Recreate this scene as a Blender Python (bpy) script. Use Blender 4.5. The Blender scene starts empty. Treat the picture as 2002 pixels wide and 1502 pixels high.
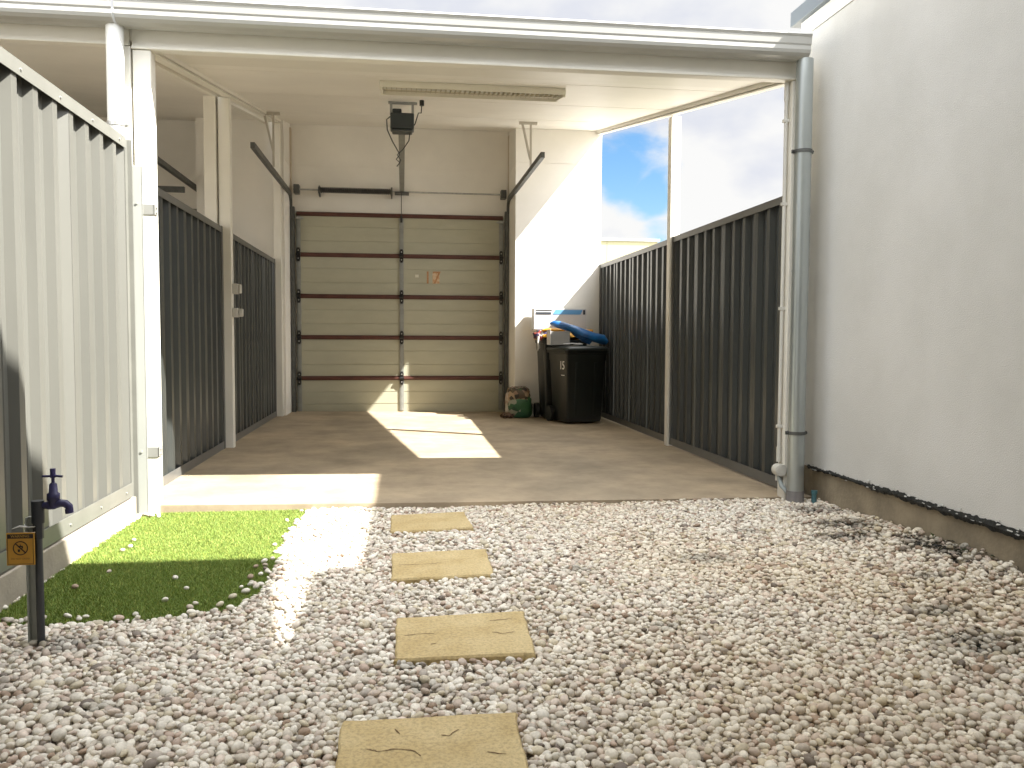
import bpy, math, random
import numpy as np
from mathutils import Vector, Matrix
random.seed(7); rng = np.random.default_rng(11)
S = bpy.context.scene
col = S.collection
R = math.radians

# ------------------------------------------------------------ camera
cd = bpy.data.cameras.new('camera'); cam = bpy.data.objects.new('camera', cd); col.objects.link(cam)
cd.sensor_width = 36; cd.lens = 1632.6*36/2002; cd.clip_start = .05; cd.clip_end = 500
yaw, pitch, roll = .1307, .0543, .0045
cy, sy, cp, sp = math.cos(yaw), math.sin(yaw), math.cos(pitch), math.sin(pitch)
F = Vector((sy*cp, cy*cp, -sp)); Rt = Vector((cy, -sy, 0)); U = Rt.cross(F)
cr, sr = math.cos(roll), math.sin(roll)
R2 = Rt*cr+U*sr; U2 = -Rt*sr+U*cr
M = Matrix((R2, U2, -F)).transposed().to_4x4(); M.translation = Vector((0, 0, 1.05))
cam.matrix_world = M
S.camera = cam
S.render.resolution_x = 1024; S.render.resolution_y = 768

# ------------------------------------------------------------ light
SUN = Vector((.87, -.46, 1)).normalized()          # towards the sun
S.view_settings.view_transform = 'Standard'; S.view_settings.look = 'None'
S.view_settings.exposure = 2.33; S.view_settings.gamma = 1
sl = bpy.data.lights.new('sun', 'SUN'); sl.energy = 4.0; sl.angle = R(.6); sl.color = (1, .96, .89)
so = bpy.data.objects.new('sun', sl); col.objects.link(so)
so.rotation_euler = SUN.to_track_quat('Z', 'Y').to_euler(); so.location = (6, -4, 9)
W = bpy.data.worlds.new('World'); S.world = W; W.use_nodes = True
nt = W.node_tree; nt.nodes.clear()
def wn(t, **k):
    n = nt.nodes.new(t)
    for a, b in k.items(): setattr(n, a, b)
    return n
L = nt.links.new
sky = wn('ShaderNodeTexSky', sky_type='NISHITA', sun_disc=False)
sky.sun_elevation = math.asin(SUN.z); sky.sun_rotation = math.atan2(SUN.x, SUN.y)
sky.ozone_density = 2.0
tc = wn('ShaderNodeTexCoord')
b1 = wn('ShaderNodeBackground'); b1.inputs[1].default_value = .042
hs = wn('ShaderNodeHueSaturation'); hs.inputs['Saturation'].default_value = 1.3
L(sky.outputs[0], hs.inputs['Color']); L(hs.outputs[0], b1.inputs[0])
mp = wn('ShaderNodeMapping'); mp.inputs['Scale'].default_value = (1, 1, 1.7); mp.inputs['Location'].default_value = (.35, .1, .2)
L(tc.outputs['Generated'], mp.inputs[0])
n1 = wn('ShaderNodeTexNoise'); n1.inputs['Scale'].default_value = 4.2; n1.inputs['Detail'].default_value = 9; n1.inputs['Roughness'].default_value = .52; n1.inputs['Distortion'].default_value = .25
L(mp.outputs[0], n1.inputs['Vector'])
# a window of blue between the clouds, low in the north
def dirpx(px, py):
    d = F*1632.6+R2*(px-1001)-U2*(py-751); return d.normalized()
def hole(px, py, size):
    d = dirpx(px, py)
    v = wn('ShaderNodeVectorMath', operation='DISTANCE'); v.inputs[1].default_value = d
    nn = wn('ShaderNodeVectorMath', operation='NORMALIZE'); L(tc.outputs['Generated'], nn.inputs[0]); L(nn.outputs[0], v.inputs[0])
    m = wn('ShaderNodeMapRange'); m.inputs['From Min'].default_value = 0; m.inputs['From Max'].default_value = size
    m.inputs['To Min'].default_value = .27; m.inputs['To Max'].default_value = 0
    L(v.outputs['Value'], m.inputs[0]); return m.outputs[0]
acc = None
for a in ((1215, 330, .10), (1275, 372, .07), (1290, 470, .05)):
    h = hole(*a)
    if acc is None: acc = h
    else:
        ad = wn('ShaderNodeMath', operation='MAXIMUM'); L(acc, ad.inputs[0]); L(h, ad.inputs[1]); acc = ad.outputs[0]
ma = wn('ShaderNodeMath', operation='ADD'); ma.inputs[1].default_value = .13; L(n1.outputs['Fac'], ma.inputs[0])
ms = wn('ShaderNodeMath', operation='SUBTRACT'); L(ma.outputs[0], ms.inputs[0]); L(acc, ms.inputs[1])
mr = wn('ShaderNodeMapRange', interpolation_type='SMOOTHSTEP'); mr.inputs['From Min'].default_value = .36; mr.inputs['From Max'].default_value = .47
L(ms.outputs[0], mr.inputs[0])
n2 = wn('ShaderNodeTexNoise'); n2.inputs['Scale'].default_value = 7; n2.inputs['Detail'].default_value = 6
mp2 = wn('ShaderNodeMapping'); mp2.inputs['Location'].default_value = (3, 1, .5); mp2.inputs['Scale'].default_value = (1, 1, 1.8); L(tc.outputs['Generated'], mp2.inputs[0]); L(mp2.outputs[0], n2.inputs['Vector'])
rp = wn('ShaderNodeValToRGB'); rp.color_ramp.elements[0].position = .38; rp.color_ramp.elements[0].color = (.80, .825, .90, 1)
rp.color_ramp.elements[1].position = .56; rp.color_ramp.elements[1].color = (.985, .985, .975, 1)
L(n2.outputs['Fac'], rp.inputs[0])
b2 = wn('ShaderNodeBackground'); L(rp.outputs[0], b2.inputs[0])
# clouds lit from the sun's side: brighter towards the sun and overhead than low in the north
dn = wn('ShaderNodeVectorMath', operation='NORMALIZE'); L(tc.outputs['Generated'], dn.inputs[0])
dt = wn('ShaderNodeVectorMath', operation='DOT_PRODUCT'); dt.inputs[1].default_value = Vector((.30, -.62, .85)).normalized(); L(dn.outputs[0], dt.inputs[0])
br = wn('ShaderNodeMapRange', interpolation_type='SMOOTHSTEP'); br.inputs['From Min'].default_value = .12; br.inputs['From Max'].default_value = .85; br.inputs['To Min'].default_value = .195; br.inputs['To Max'].default_value = 1.15
L(dt.outputs['Value'], br.inputs[0]); L(br.outputs[0], b2.inputs[1])
mx = wn('ShaderNodeMixShader'); L(mr.outputs[0], mx.inputs[0]); L(b1.outputs[0], mx.inputs[1]); L(b2.outputs[0], mx.inputs[2])
wo = wn('ShaderNodeOutputWorld'); L(mx.outputs[0], wo.inputs[0])
S.cycles.max_bounces = 10; S.cycles.diffuse_bounces = 7

# ------------------------------------------------------------ materials
MATS = {}
def mat(name, c, rough=.6, metal=0., nscale=0, namt=0., c2=None, bump=0., bscale=40, spec=.5, stretch=(1, 1, 1), detail=5):
    if name in MATS: return MATS[name]
    m = bpy.data.materials.new(name); m.use_nodes = True; t = m.node_tree
    p = t.nodes['Principled BSDF']; p.inputs['Base Color'].default_value = (*c, 1)
    p.inputs['Roughness'].default_value = rough; p.inputs['Metallic'].default_value = metal
    p.inputs['Specular IOR Level'].default_value = spec
    co = t.nodes.new('ShaderNodeTexCoord'); mpn = t.nodes.new('ShaderNodeMapping'); mpn.inputs['Scale'].default_value = stretch
    t.links.new(co.outputs['Object'], mpn.inputs[0])
    if nscale:
        n = t.nodes.new('ShaderNodeTexNoise'); n.inputs['Scale'].default_value = nscale; n.inputs['Detail'].default_value = detail; n.inputs['Roughness'].default_value = .6
        t.links.new(mpn.outputs[0], n.inputs['Vector'])
        r = t.nodes.new('ShaderNodeValToRGB'); r.color_ramp.elements[0].position = .35; r.color_ramp.elements[1].position = .65
        lo = tuple(v*(1-namt) for v in c) if c2 is None else c2
        r.color_ramp.elements[0].color = (*lo, 1); r.color_ramp.elements[1].color = (*c, 1)
        t.links.new(n.outputs['Fac'], r.inputs[0]); t.links.new(r.outputs[0], p.inputs['Base Color'])
    if bump:
        n = t.nodes.new('ShaderNodeTexNoise'); n.inputs['Scale'].default_value = bscale; n.inputs['Detail'].default_value = 6
        t.links.new(mpn.outputs[0], n.inputs['Vector'])
        b = t.nodes.new('ShaderNodeBump'); b.inputs['Strength'].default_value = bump; b.inputs['Distance'].default_value = .01
        t.links.new(n.outputs['Fac'], b.inputs['Height']); t.links.new(b.outputs[0], p.inputs['Normal'])
    MATS[name] = m; return m
def attr_mat(name, rough, spec=.4, bump=0., bscale=200, trans=0):
    m = bpy.data.materials.new(name); m.use_nodes = True; t = m.node_tree
    p = t.nodes['Principled BSDF']; p.inputs['Roughness'].default_value = rough; p.inputs['Specular IOR Level'].default_value = spec
    a = t.nodes.new('ShaderNodeAttribute'); a.attribute_name = 'tint'
    co = t.nodes.new('ShaderNodeTexCoord')
    n = t.nodes.new('ShaderNodeTexNoise'); n.inputs['Scale'].default_value = bscale*.5; n.inputs['Detail'].default_value = 3
    t.links.new(co.outputs['Object'], n.inputs['Vector'])
    mr_ = t.nodes.new('ShaderNodeMapRange'); mr_.inputs['From Min'].default_value = .3; mr_.inputs['From Max'].default_value = .7; mr_.inputs['To Min'].default_value = .82; mr_.inputs['To Max'].default_value = 1.06
    t.links.new(n.outputs['Fac'], mr_.inputs[0])
    v = t.nodes.new('ShaderNodeVectorMath'); v.operation = 'SCALE'
    t.links.new(a.outputs['Color'], v.inputs[0]); t.links.new(mr_.outputs[0], v.inputs['Scale']); t.links.new(v.outputs[0], p.inputs['Base Color'])
    if bump:
        b = t.nodes.new('ShaderNodeBump'); b.inputs['Strength'].default_value = bump; b.inputs['Distance'].default_value = .002
        t.links.new(n.outputs['Fac'], b.inputs['Height']); t.links.new(b.outputs[0], p.inputs['Normal'])
    return m

CREAM = mat('cream_paint', (.76, .74, .67), .42, nscale=3, namt=.05, bump=.02, bscale=30)
CEIL = mat('ceiling_sheet', (.82, .80, .74), .45, nscale=1.2, namt=.07)
GWALL = mat('garage_render', (.80, .78, .73), .85, nscale=1.6, namt=.07, bump=.12, bscale=60)
RWALL = mat('house_render', (.67, .67, .65), .9, nscale=1.5, c2=(.605, .605, .58), bump=.45, bscale=170, detail=9)
FENCE = mat('fence_steel', (.132, .132, .117), .33, nscale=2.2, namt=.12, stretch=(1, 1, .25))
FENCE_SHADED = mat('shaded_fence_steel', (.048, .053, .050), .30, nscale=2.2, namt=.15, stretch=(1, 1, .25))  # darker copy of the fence steel; shade is painted into the colour
FRAIL_SHADED = mat('shaded_fence_rail', (.125, .125, .118), .35, nscale=5, namt=.15)  # rail colour darkened the same way for the shaded panels
FRAIL = mat('fence_rail', (.175, .175, .155), .4, nscale=5, namt=.12)
GALV = mat('galvanised', (.42, .43, .42), .42, .55, nscale=18, namt=.25)
STEEL = mat('track_steel', (.12, .125, .12), .5, .5, nscale=14, namt=.3)
DARK = mat('dark_metal', (.03, .03, .03), .5, nscale=10, namt=.3)
BLACK = mat('black_plastic', (.018, .02, .019), .42, nscale=6, namt=.3)
PIPEG = mat('grey_pipe', (.42, .455, .45), .28, .65, nscale=4, namt=.12, stretch=(1, 1, .3))
PIPEW = mat('white_pipe', (.72, .73, .71), .3, nscale=4, namt=.06)
DOOR = mat('door_sheet', (.40, .39, .295), .5, nscale=2.5, namt=.09, stretch=(1, 1, 3))
STIFF = mat('door_stiffener', (.10, .032, .022), .5, nscale=8, namt=.3)
STILE = mat('door_stile', (.30, .31, .29), .45, .3, nscale=12, namt=.2)
CONC = mat('plinth_concrete', (.42, .37, .30), .9, nscale=5, namt=.22, bump=.3, bscale=50)
FOOT = mat('footing_concrete', (.36, .30, .21), .9, nscale=4.5, c2=(.23, .195, .14), bump=.4, bscale=40)
TAR = mat('bitumen', (.022, .024, .022), .7, nscale=20, namt=.5, bump=.6, bscale=60)
SLATE = mat('slate_metal', (.13, .155, .18), .4, nscale=2, namt=.1)
WHITE = mat('white_paint', (.78, .78, .75), .45, nscale=3, namt=.04)

# ------------------------------------------------------------ mesh helpers
class MB:
    def __init__(s): s.v = []; s.f = []; s.m = []; s.mi = 0; s.sm = []; s.smooth = False
    def add(s, vs, fs):
        o = len(s.v); s.v += [tuple(v) for v in vs]
        for f in fs: s.f.append([i+o for i in f]); s.m.append(s.mi); s.sm.append(s.smooth)
    def box(s, x0, x1, y0, y1, z0, z1):
        vs = [(x, y, z) for z in (z0, z1) for y in (y0, y1) for x in (x0, x1)]
        s.add(vs, [(0, 2, 3, 1), (4, 5, 7, 6), (0, 1, 5, 4), (2, 6, 7, 3), (0, 4, 6, 2), (1, 3, 7, 5)]); return s
    def hexa(s, a, b):      # two quads (4 pts each, same order)
        s.add(list(a)+list(b), [(3, 2, 1, 0), (4, 5, 6, 7), (0, 1, 5, 4), (1, 2, 6, 5), (2, 3, 7, 6), (3, 0, 4, 7)]); return s
    def prism(s, poly, off, closed=True):   # poly: 3d pts, off: vector
        n = len(poly); off = Vector(off)
        vs = [Vector(p) for p in poly]+[Vector(p)+off for p in poly]
        fs = [(i, (i+1) % n, n+(i+1) % n, n+i) for i in range(n if closed else n-1)]
        if closed: fs += [tuple(range(n))[::-1], tuple(range(n, 2*n))]
        s.add(vs, fs); return s
    def tube(s, pts, r, n=12, caps=True):
        pts = [Vector(p) for p in pts]; k = len(pts); rs = r if isinstance(r, (list, tuple)) else [r]*k
        vs = []; up = None
        for i, p in enumerate(pts):
            d = (pts[min(i+1, k-1)]-pts[max(i-1, 0)]).normalized()
            if up is None: up = Vector((0, 0, 1)) if abs(d.z) < .9 else Vector((1, 0, 0))
            a = d.cross(up).normalized(); b = a.cross(d).normalized(); up = b
            for j in range(n):
                t = 2*math.pi*j/n; vs.append(p+(a*math.cos(t)+b*math.sin(t))*rs[i])
        fs = [(i*n+j, i*n+(j+1) % n, (i+1)*n+(j+1) % n, (i+1)*n+j) for i in range(k-1) for j in range(n)]
        q = s.smooth; s.smooth = True; s.add(vs, fs); s.smooth = q
        if caps: s.add(vs[:n], [tuple(range(n))]); s.add(vs[-n:], [tuple(range(n))[::-1]])
        return s
    def cyl(s, a, b, r, n=20): return s.tube([a, b], r, n)
    def build(s, name, mats, parent=None, bevel=0., solid=0.):
        me = bpy.data.meshes.new(name); o = bpy.data.objects.new(name, me)
        off = Vector((0, 0, 0)); p = parent
        while p is not None: off += p.location; p = p.parent
        me.from_pydata([tuple(Vector(v)-off) for v in s.v], [], s.f)
        for m in (mats if isinstance(mats, (list, tuple)) else [mats]): me.materials.append(m)
        me.polygons.foreach_set('material_index', s.m); me.polygons.foreach_set('use_smooth', s.sm)
        me.update(); col.objects.link(o)
        if parent: o.parent = parent
        if solid: q = o.modifiers.new('solid', 'SOLIDIFY'); q.thickness = solid; q.offset = 0
        if bevel: q = o.modifiers.new('bevel', 'BEVEL'); q.width = bevel; q.segments = 2; q.limit_method = 'ANGLE'; q.angle_limit = R(40)
        return o
def tag(o, label=None, cat=None, group=None, kind=None):
    if label: o['label'] = label
    if cat: o['category'] = cat
    if group: o['group'] = group
    if kind: o['kind'] = kind
    return o
def thing(name, loc, label, cat, group=None):
    o = bpy.data.objects.new(name, None); col.objects.link(o); o.location = loc; o.empty_display_size = .2
    return tag(o, label, cat, group)
def rotmb(mb, c, ang):
    ca, sa = math.cos(ang), math.sin(ang)
    mb.v = [(c[0]+(x-c[0])*ca-(y-c[1])*sa, c[1]+(x-c[0])*sa+(y-c[1])*ca, z) for x, y, z in mb.v]; return mb
def text(name, s, size, loc, rot, m, parent, ext=.0015, sx=1):
    cu = bpy.data.curves.new(name, 'FONT'); cu.body = s; cu.size = size; cu.extrude = ext; cu.align_x = 'CENTER'; cu.align_y = 'CENTER'; cu.resolution_u = 3
    o = bpy.data.objects.new(name, cu); col.objects.link(o)
    dg = bpy.context.evaluated_depsgraph_get(); me = bpy.data.meshes.new_from_object(o.evaluated_get(dg))
    bpy.data.objects.remove(o); me.materials.clear(); me.materials.append(m)
    o = bpy.data.objects.new(name, me); col.objects.link(o)
    off = Vector((0, 0, 0)); p = parent
    while p is not None: off += p.location; p = p.parent
    o.parent = parent; o.location = Vector(loc)-off; o.rotation_euler = rot; o.scale = (sx, 1, 1); return o

# ------------------------------------------------------------ setting
YF, YN, YD = 5.34, 11.43, 12.07
def zb(y): return 2.767+.178*(y-YF)                 # underside of the carport beams
SOIL = mat('soil', (.075, .058, .042), .95, nscale=12, namt=.5, bump=.8, bscale=50)
DRY = mat('far_ground', (.30, .27, .21), .95, nscale=1.5, namt=.3)
tag(MB().box(-60, 60, -60, 90, -.5, -.16).build('ground', DRY), kind='structure')
SLAB = mat('slab_concrete', (.46, .365, .25), .66, nscale=1.1, c2=(.30, .245, .17), bump=.15, bscale=30, detail=10)
t = SLAB.node_tree; p = t.nodes['Principled BSDF']         # tyre marks, damp stains and fine grit on the slab
co = t.nodes.new('ShaderNodeTexCoord'); nz = t.nodes.new('ShaderNodeTexNoise'); nz.inputs['Scale'].default_value = 2.6; nz.inputs['Detail'].default_value = 10; nz.inputs['Roughness'].default_value = .72
t.links.new(co.outputs['Object'], nz.inputs['Vector'])
rr = t.nodes.new('ShaderNodeMapRange'); rr.inputs['From Min'].default_value = .42; rr.inputs['From Max'].default_value = .62; rr.inputs['To Min'].default_value = 1.04; rr.inputs['To Max'].default_value = .80
t.links.new(nz.outputs['Fac'], rr.inputs[0])
vm = t.nodes.new('ShaderNodeVectorMath'); vm.operation = 'SCALE'
src = p.inputs['Base Color'].links[0].from_socket
t.links.new(src, vm.inputs[0]); t.links.new(rr.outputs[0], vm.inputs['Scale']); t.links.new(vm.outputs[0], p.inputs['Base Color'])
sb = MB()
def zs(x): return -.009*(x+.3)
pts = [(-1.70, 5.37), (-1.2, 5.345), (-.5, 5.335), (.4, 5.34), (1.5, 5.355), (2.8, 5.38)]
for (xa, ya), (xb, yb) in zip(pts, pts[1:]):
    sb.hexa([(xa, ya, -.20), (xb, yb, -.20), (xb, 12.05, -.20), (xa, 12.05, -.20)], [(xa, ya, zs(xa)), (xb, yb, zs(xb)), (xb, 12.05, zs(xb)), (xa, 12.05, zs(xa))])
me_ = sb.build('concrete_driveway', SLAB, bevel=0); tag(me_, kind='structure')
tag(MB().box(-6.5, -1.704, 5.40, 12.05, -.19, -.01).build('concrete_driveway', SLAB), kind='structure')
tag(MB().box(2.81, 9, 5.9, 16, -.15, -.045).build('path', mat('bright_paving', (.55, .52, .46), .9, nscale=3, namt=.15)), kind='structure')
# gravel bed under the pebbles, with a gently uneven surface
def gh(x, y):
    m = np.clip((x-1.3)/1.5, 0, 1); k = np.clip((5.0-y)/1.2, 0, 1)
    return -.078+.055*m*m*k+.006*np.sin(2.1*x+.6)*np.cos(1.7*y)+.004*np.sin(5.3*x+3*y)
nx, ny = 90, 90
X, Y = np.meshgrid(np.linspace(-1.62, 2.84, nx), np.linspace(.3, 5.335, ny))
gb = MB(); Z = gh(X, Y)
gb.add([(X[j, i], Y[j, i], Z[j, i]-.004) for j in range(ny) for i in range(nx)], [(j*nx+i, j*nx+i+1, (j+1)*nx+i+1, (j+1)*nx+i) for j in range(ny-1) for i in range(nx-1)])
tag(gb.build('gravel_bed', SOIL), kind='structure')
# turf base
TURFP = [(-1.57, 3.30), (-1.14, 3.30), (-.80, 3.34), (-.66, 3.42), (-.60, 3.62), (-.60, 4.15), (-.635, 4.60), (-.60, 5.0), (-.595, 5.33), (-1.57, 5.33)]
TURF = mat('turf_base', (.13, .19, .04), .9, nscale=30, namt=.3)
tb = MB().prism([(x, y, -.10) for x, y in TURFP], (0, 0, .065))
tag(tb.build('turf', TURF), kind='structure')

def inpoly(px, py, poly):
    c = np.zeros(px.shape, bool); n = len(poly)
    for i in range(n):
        x1, y1 = poly[i]; x2, y2 = poly[(i+1) % n]
        c ^= ((y1 > py) != (y2 > py)) & (px < (x2-x1)*(py-y1)/(y2-y1+1e-12)+x1)
    return c
def big_mesh(name, verts, tris, tint, material, smooth=True):
    me = bpy.data.meshes.new(name); nv, nf = len(verts), len(tris)
    me.vertices.add(nv); me.vertices.foreach_set('co', verts.astype(np.float32).ravel())
    me.loops.add(nf*3); me.loops.foreach_set('vertex_index', tris.astype(np.int32).ravel())
    me.polygons.add(nf); me.polygons.foreach_set('loop_start', np.arange(nf, dtype=np.int32)*3)
    me.polygons.foreach_set('use_smooth', np.full(nf, smooth))
    a = me.color_attributes.new('tint', 'FLOAT_COLOR', 'POINT')
    a.data.foreach_set('color', np.hstack([tint, np.ones((nv, 1))]).astype(np.float32).ravel())
    me.materials.append(material); me.update(calc_edges=True); me.validate()
    o = bpy.data.objects.new(name, me); col.objects.link(o); return o

# grass blades
NB = 190000
gx = rng.uniform(-1.57, -.56, NB); gy = rng.uniform(3.27, 5.33, NB)
k = inpoly(gx, gy, TURFP); gx, gy = gx[k], gy[k]; n = len(gx)
an = rng.uniform(0, 2*np.pi, n); w = rng.uniform(.0012, .0022, n); h = rng.uniform(.006, .017, n)
lean = rng.normal(0, .007, (n, 2))
z0 = np.full(n, -.037)
V = np.zeros((n, 3, 3))
V[:, 0] = np.stack([gx-np.cos(an)*w, gy-np.sin(an)*w, z0], 1); V[:, 1] = np.stack([gx+np.cos(an)*w, gy+np.sin(an)*w, z0], 1)
V[:, 2] = np.stack([gx+lean[:, 0], gy+lean[:, 1], z0+h], 1)
base = np.array([.185, .265, .052]); tint = base*rng.uniform(.7, 1.35, (n, 1)); ye = rng.random(n) < .18
tint[ye] = np.array([.40, .42, .10])*rng.uniform(.7, 1.1, (ye.sum(), 1))
gm = attr_mat('grass_blades', .6, .3)
tag(big_mesh('artificial_grass', V.reshape(-1, 3), np.arange(3*n).reshape(-1, 3), np.repeat(tint, 3, 0), gm, False), 'short bright green artificial grass beside the left fence', 'grass', kind='stuff')

# ---- pebbles: dropped one by one on a height field
PAV = [[(-.068, 5.017), (.369, 5.075), (.394, 4.652), (-.063, 4.591)], [(-.052, 4.118), (.412, 4.156), (.409, 3.706), (-.046, 3.67)],
       [(-.025, 3.148), (.464, 3.18), (.445, 2.745), (-.022, 2.742)], [(-.167, 2.303), (.313, 2.306), (.305, 1.86), (-.163, 1.86)]]
phi = (1+5**.5)/2
iv = np.array([(-1, phi, 0), (1, phi, 0), (-1, -phi, 0), (1, -phi, 0), (0, -1, phi), (0, 1, phi), (0, -1, -phi), (0, 1, -phi), (phi, 0, -1), (phi, 0, 1), (-phi, 0, -1), (-phi, 0, 1)], float)
it = [(0, 11, 5), (0, 5, 1), (0, 1, 7), (0, 7, 10), (0, 10, 11), (1, 5, 9), (5, 11, 4), (11, 10, 2), (10, 7, 6), (7, 1, 8), (3, 9, 4), (3, 4, 2), (3, 2, 6), (3, 6, 8), (3, 8, 9), (4, 9, 5), (2, 4, 11), (6, 2, 10), (8, 6, 7), (9, 8, 1)]
iv = iv/np.linalg.norm(iv[0]); vl = list(iv); cache = {}; nf = []
def mid(a, b):
    kk = (min(a, b), max(a, b))
    if kk not in cache: q = vl[a]+vl[b]; cache[kk] = len(vl); vl.append(q/np.linalg.norm(q))
    return cache[kk]
for a, b, c in it:
    ab, bc, ca_ = mid(a, b), mid(b, c), mid(c, a); nf += [(a, ab, ca_), (b, bc, ab), (c, ca_, bc), (ab, bc, ca_)]
ICO = np.array(vl); ICT = np.array(nf)
shapes = []
for s_ in range(24):
    d = ICO.copy(); r = np.ones(len(d))
    for q in range(5):
        u = rng.normal(size=3); u /= np.linalg.norm(u); r += rng.uniform(-.16, .13)*np.maximum(0, d@u)**rng.integers(1, 4)
    shapes.append(d*r[:, None])
shapes = np.array(shapes)
RES = .004; X0, Y0, X1, Y1 = -1.62, 1.15, 2.84, 5.36
HX = int((X1-X0)/RES)+1; HY = int((Y1-Y0)/RES)+1
gxs, gys = np.meshgrid(X0+RES*np.arange(HX), Y0+RES*np.arange(HY)); HF = gh(gxs, gys)
pm = np.zeros(HF.shape, bool)
for P in PAV: pm |= inpoly(gxs, gys, P)
HF[pm] = .0
# bare dirty hollows where the soil and old leaves show
DIRT = [(2.62, 4.95, .20, .16), (2.56, 4.50, .24, .16), (2.40, 4.22, .22, .10), (1.49, 3.92, .16, .09), (2.03, 2.66, .16, .12), (2.10, 3.02, .12, .09), (-1.18, 3.06, .15, .09), (-.89, 2.53, .05, .04),
        (.82, 3.77, .06, .05), (.06, 2.55, .05, .04), (.98, 2.98, .07, .05), (2.7, 3.9, .14, .3), (1.9, 4.45, .10, .06), (.02, 2.72, .06, .025), (2.35, 3.45, .1, .06)]
def dirt(x, y):
    v = np.zeros_like(x)
    for a, b, ra, rb in DIRT: v = np.maximum(v, 1-np.sqrt(((x-a)/ra)**2+((y-b)/rb)**2)*.75)
    return np.clip(v+.0, 0, 1)
NP = 115000
cxs = rng.uniform(X0+.015, X1-.02, (NP, 5)); cys = rng.uniform(Y0+.02, Y1-.03, (NP, 5))
aa = np.clip(rng.lognormal(math.log(.0128), .27, NP), .0066, .024); bb = aa*rng.uniform(.66, .92, NP); cc = aa*rng.uniform(.46, .68, NP)
okall = np.ones((NP, 5), bool)
okall &= ~inpoly(cxs, cys, TURFP)
for P in PAV: okall &= ~inpoly(cxs, cys, P)
dd = dirt(cxs, cys); okall &= rng.random((NP, 5)) > dd*np.where(cxs > 2.3, .88, .62)
out = []
ki = (np.arange(-7, 8)*RES); KX, KY = np.meshgrid(ki, ki); KR = KX**2+KY**2
for i in range(NP):
    best = None; r = bb[i]*.95
    cap = KR < r*r; el = np.sqrt(np.maximum(0, 1-KR/(r*r)))[cap]
    for j in range(5):
        if not okall[i, j]: continue
        ix = int((cxs[i, j]-X0)/RES); iy = int((cys[i, j]-Y0)/RES)
        if ix < 7 or iy < 7 or ix >= HX-8 or iy >= HY-8: continue
        pt = HF[iy-7:iy+8, ix-7:ix+8]
        zc_ = (pt[cap]-cc[i]*(-el)-cc[i]*0).max() if False else (pt[cap]+cc[i]*el).max()
        # resting height of the ellipsoid, allowed to sink a little among its neighbours
        zc_ = np.percentile(pt[cap]+cc[i]*el, 86)
        base_ = gh(cxs[i, j], cys[i, j])
        if zc_-base_ > .052: continue
        if best is None or zc_ < best[0]: best = (zc_, j, ix, iy)
    if best is None: continue
    zc_, j, ix, iy = best
    pt = HF[iy-7:iy+8, ix-7:ix+8]; pt[cap] = np.maximum(pt[cap], zc_+cc[i]*el)
    out.append((cxs[i, j], cys[i, j], zc_, aa[i], bb[i], cc[i]))
# strays lying on the turf, at the slab edge and against the walls
for x, y in [(-1.401, 4.379), (-1.411, 4.592), (-1.385, 4.449), (-1.334, 3.977), (-1.397, 3.749), (-1.008, 3.841), (-.918, 3.672), (-.964, 3.517), (-.831, 3.456), (-.841, 3.406), (-1.286, 3.361),
             (-.684, 3.987), (-.64, 3.855), (-.678, 3.819), (-.64, 3.699), (-1.452, 5.191), (-1.541, 5.244), (-.70, 3.53), (-.73, 3.43), (-.63, 3.938), (-.66, 3.60), (-.69, 3.66), (-1.50, 5.22), (-1.47, 5.25), (-.62, 4.3), (-.63, 4.75), (-.62, 4.95), (-.66, 4.08)]:
    a = random.uniform(.013, .02); out.append((x, y, -.022, a, a*.8, a*.6))
for q in range(46):       # loose rim along the turf edge
    tt = random.random(); a = random.uniform(.012, .019)
    if q < 22: out.append((-.60-abs(random.gauss(0, .03)), 3.6+1.7*tt, -.024, a, a*.8, a*.6))
    else: out.append((-1.5+.8*tt, 3.31+abs(random.gauss(0, .035)), -.024, a, a*.8, a*.6))
for q in range(16): a = random.uniform(.010, .017); out.append((-1.535+random.gauss(0, .03), 5.27+random.gauss(0, .025), -.02, a, a*.8, a*.6))
P_ = np.array(out); n = len(P_)
print('pebbles', n)
sh = shapes[rng.integers(0, 24, n)]*P_[:, None, 3:6]
an = rng.uniform(0, 2*np.pi, n); tx = rng.normal(0, .30, n); ty = rng.normal(0, .30, n)
def rotm(ax, th):
    c, s = np.cos(th), np.sin(th); o = np.zeros((len(th), 3, 3)); i, j = [(1, 2), (2, 0), (0, 1)][ax]; kx = ax
    o[:, kx, kx] = 1; o[:, i, i] = c; o[:, j, j] = c; o[:, i, j] = -s; o[:, j, i] = s; return o
RM = rotm(0, tx)@rotm(1, ty)@rotm(2, an)
V = np.einsum('nij,nkj->nki', RM, sh)+P_[:, None, :3]
pal = np.array([(.76, .735, .69), (.66, .615, .565), (.82, .80, .765), (.58, .50, .455), (.62, .57, .47), (.50, .46, .43), (.70, .62, .575), (.38, .29, .23), (.22, .19, .17), (.55, .44, .39)])
wt = np.array([.24, .17, .19, .08, .09, .07, .09, .03, .015, .025]); wt /= wt.sum()
tint = pal[rng.choice(len(pal), n, p=wt)]*rng.uniform(.86, 1.08, (n, 1))
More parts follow.
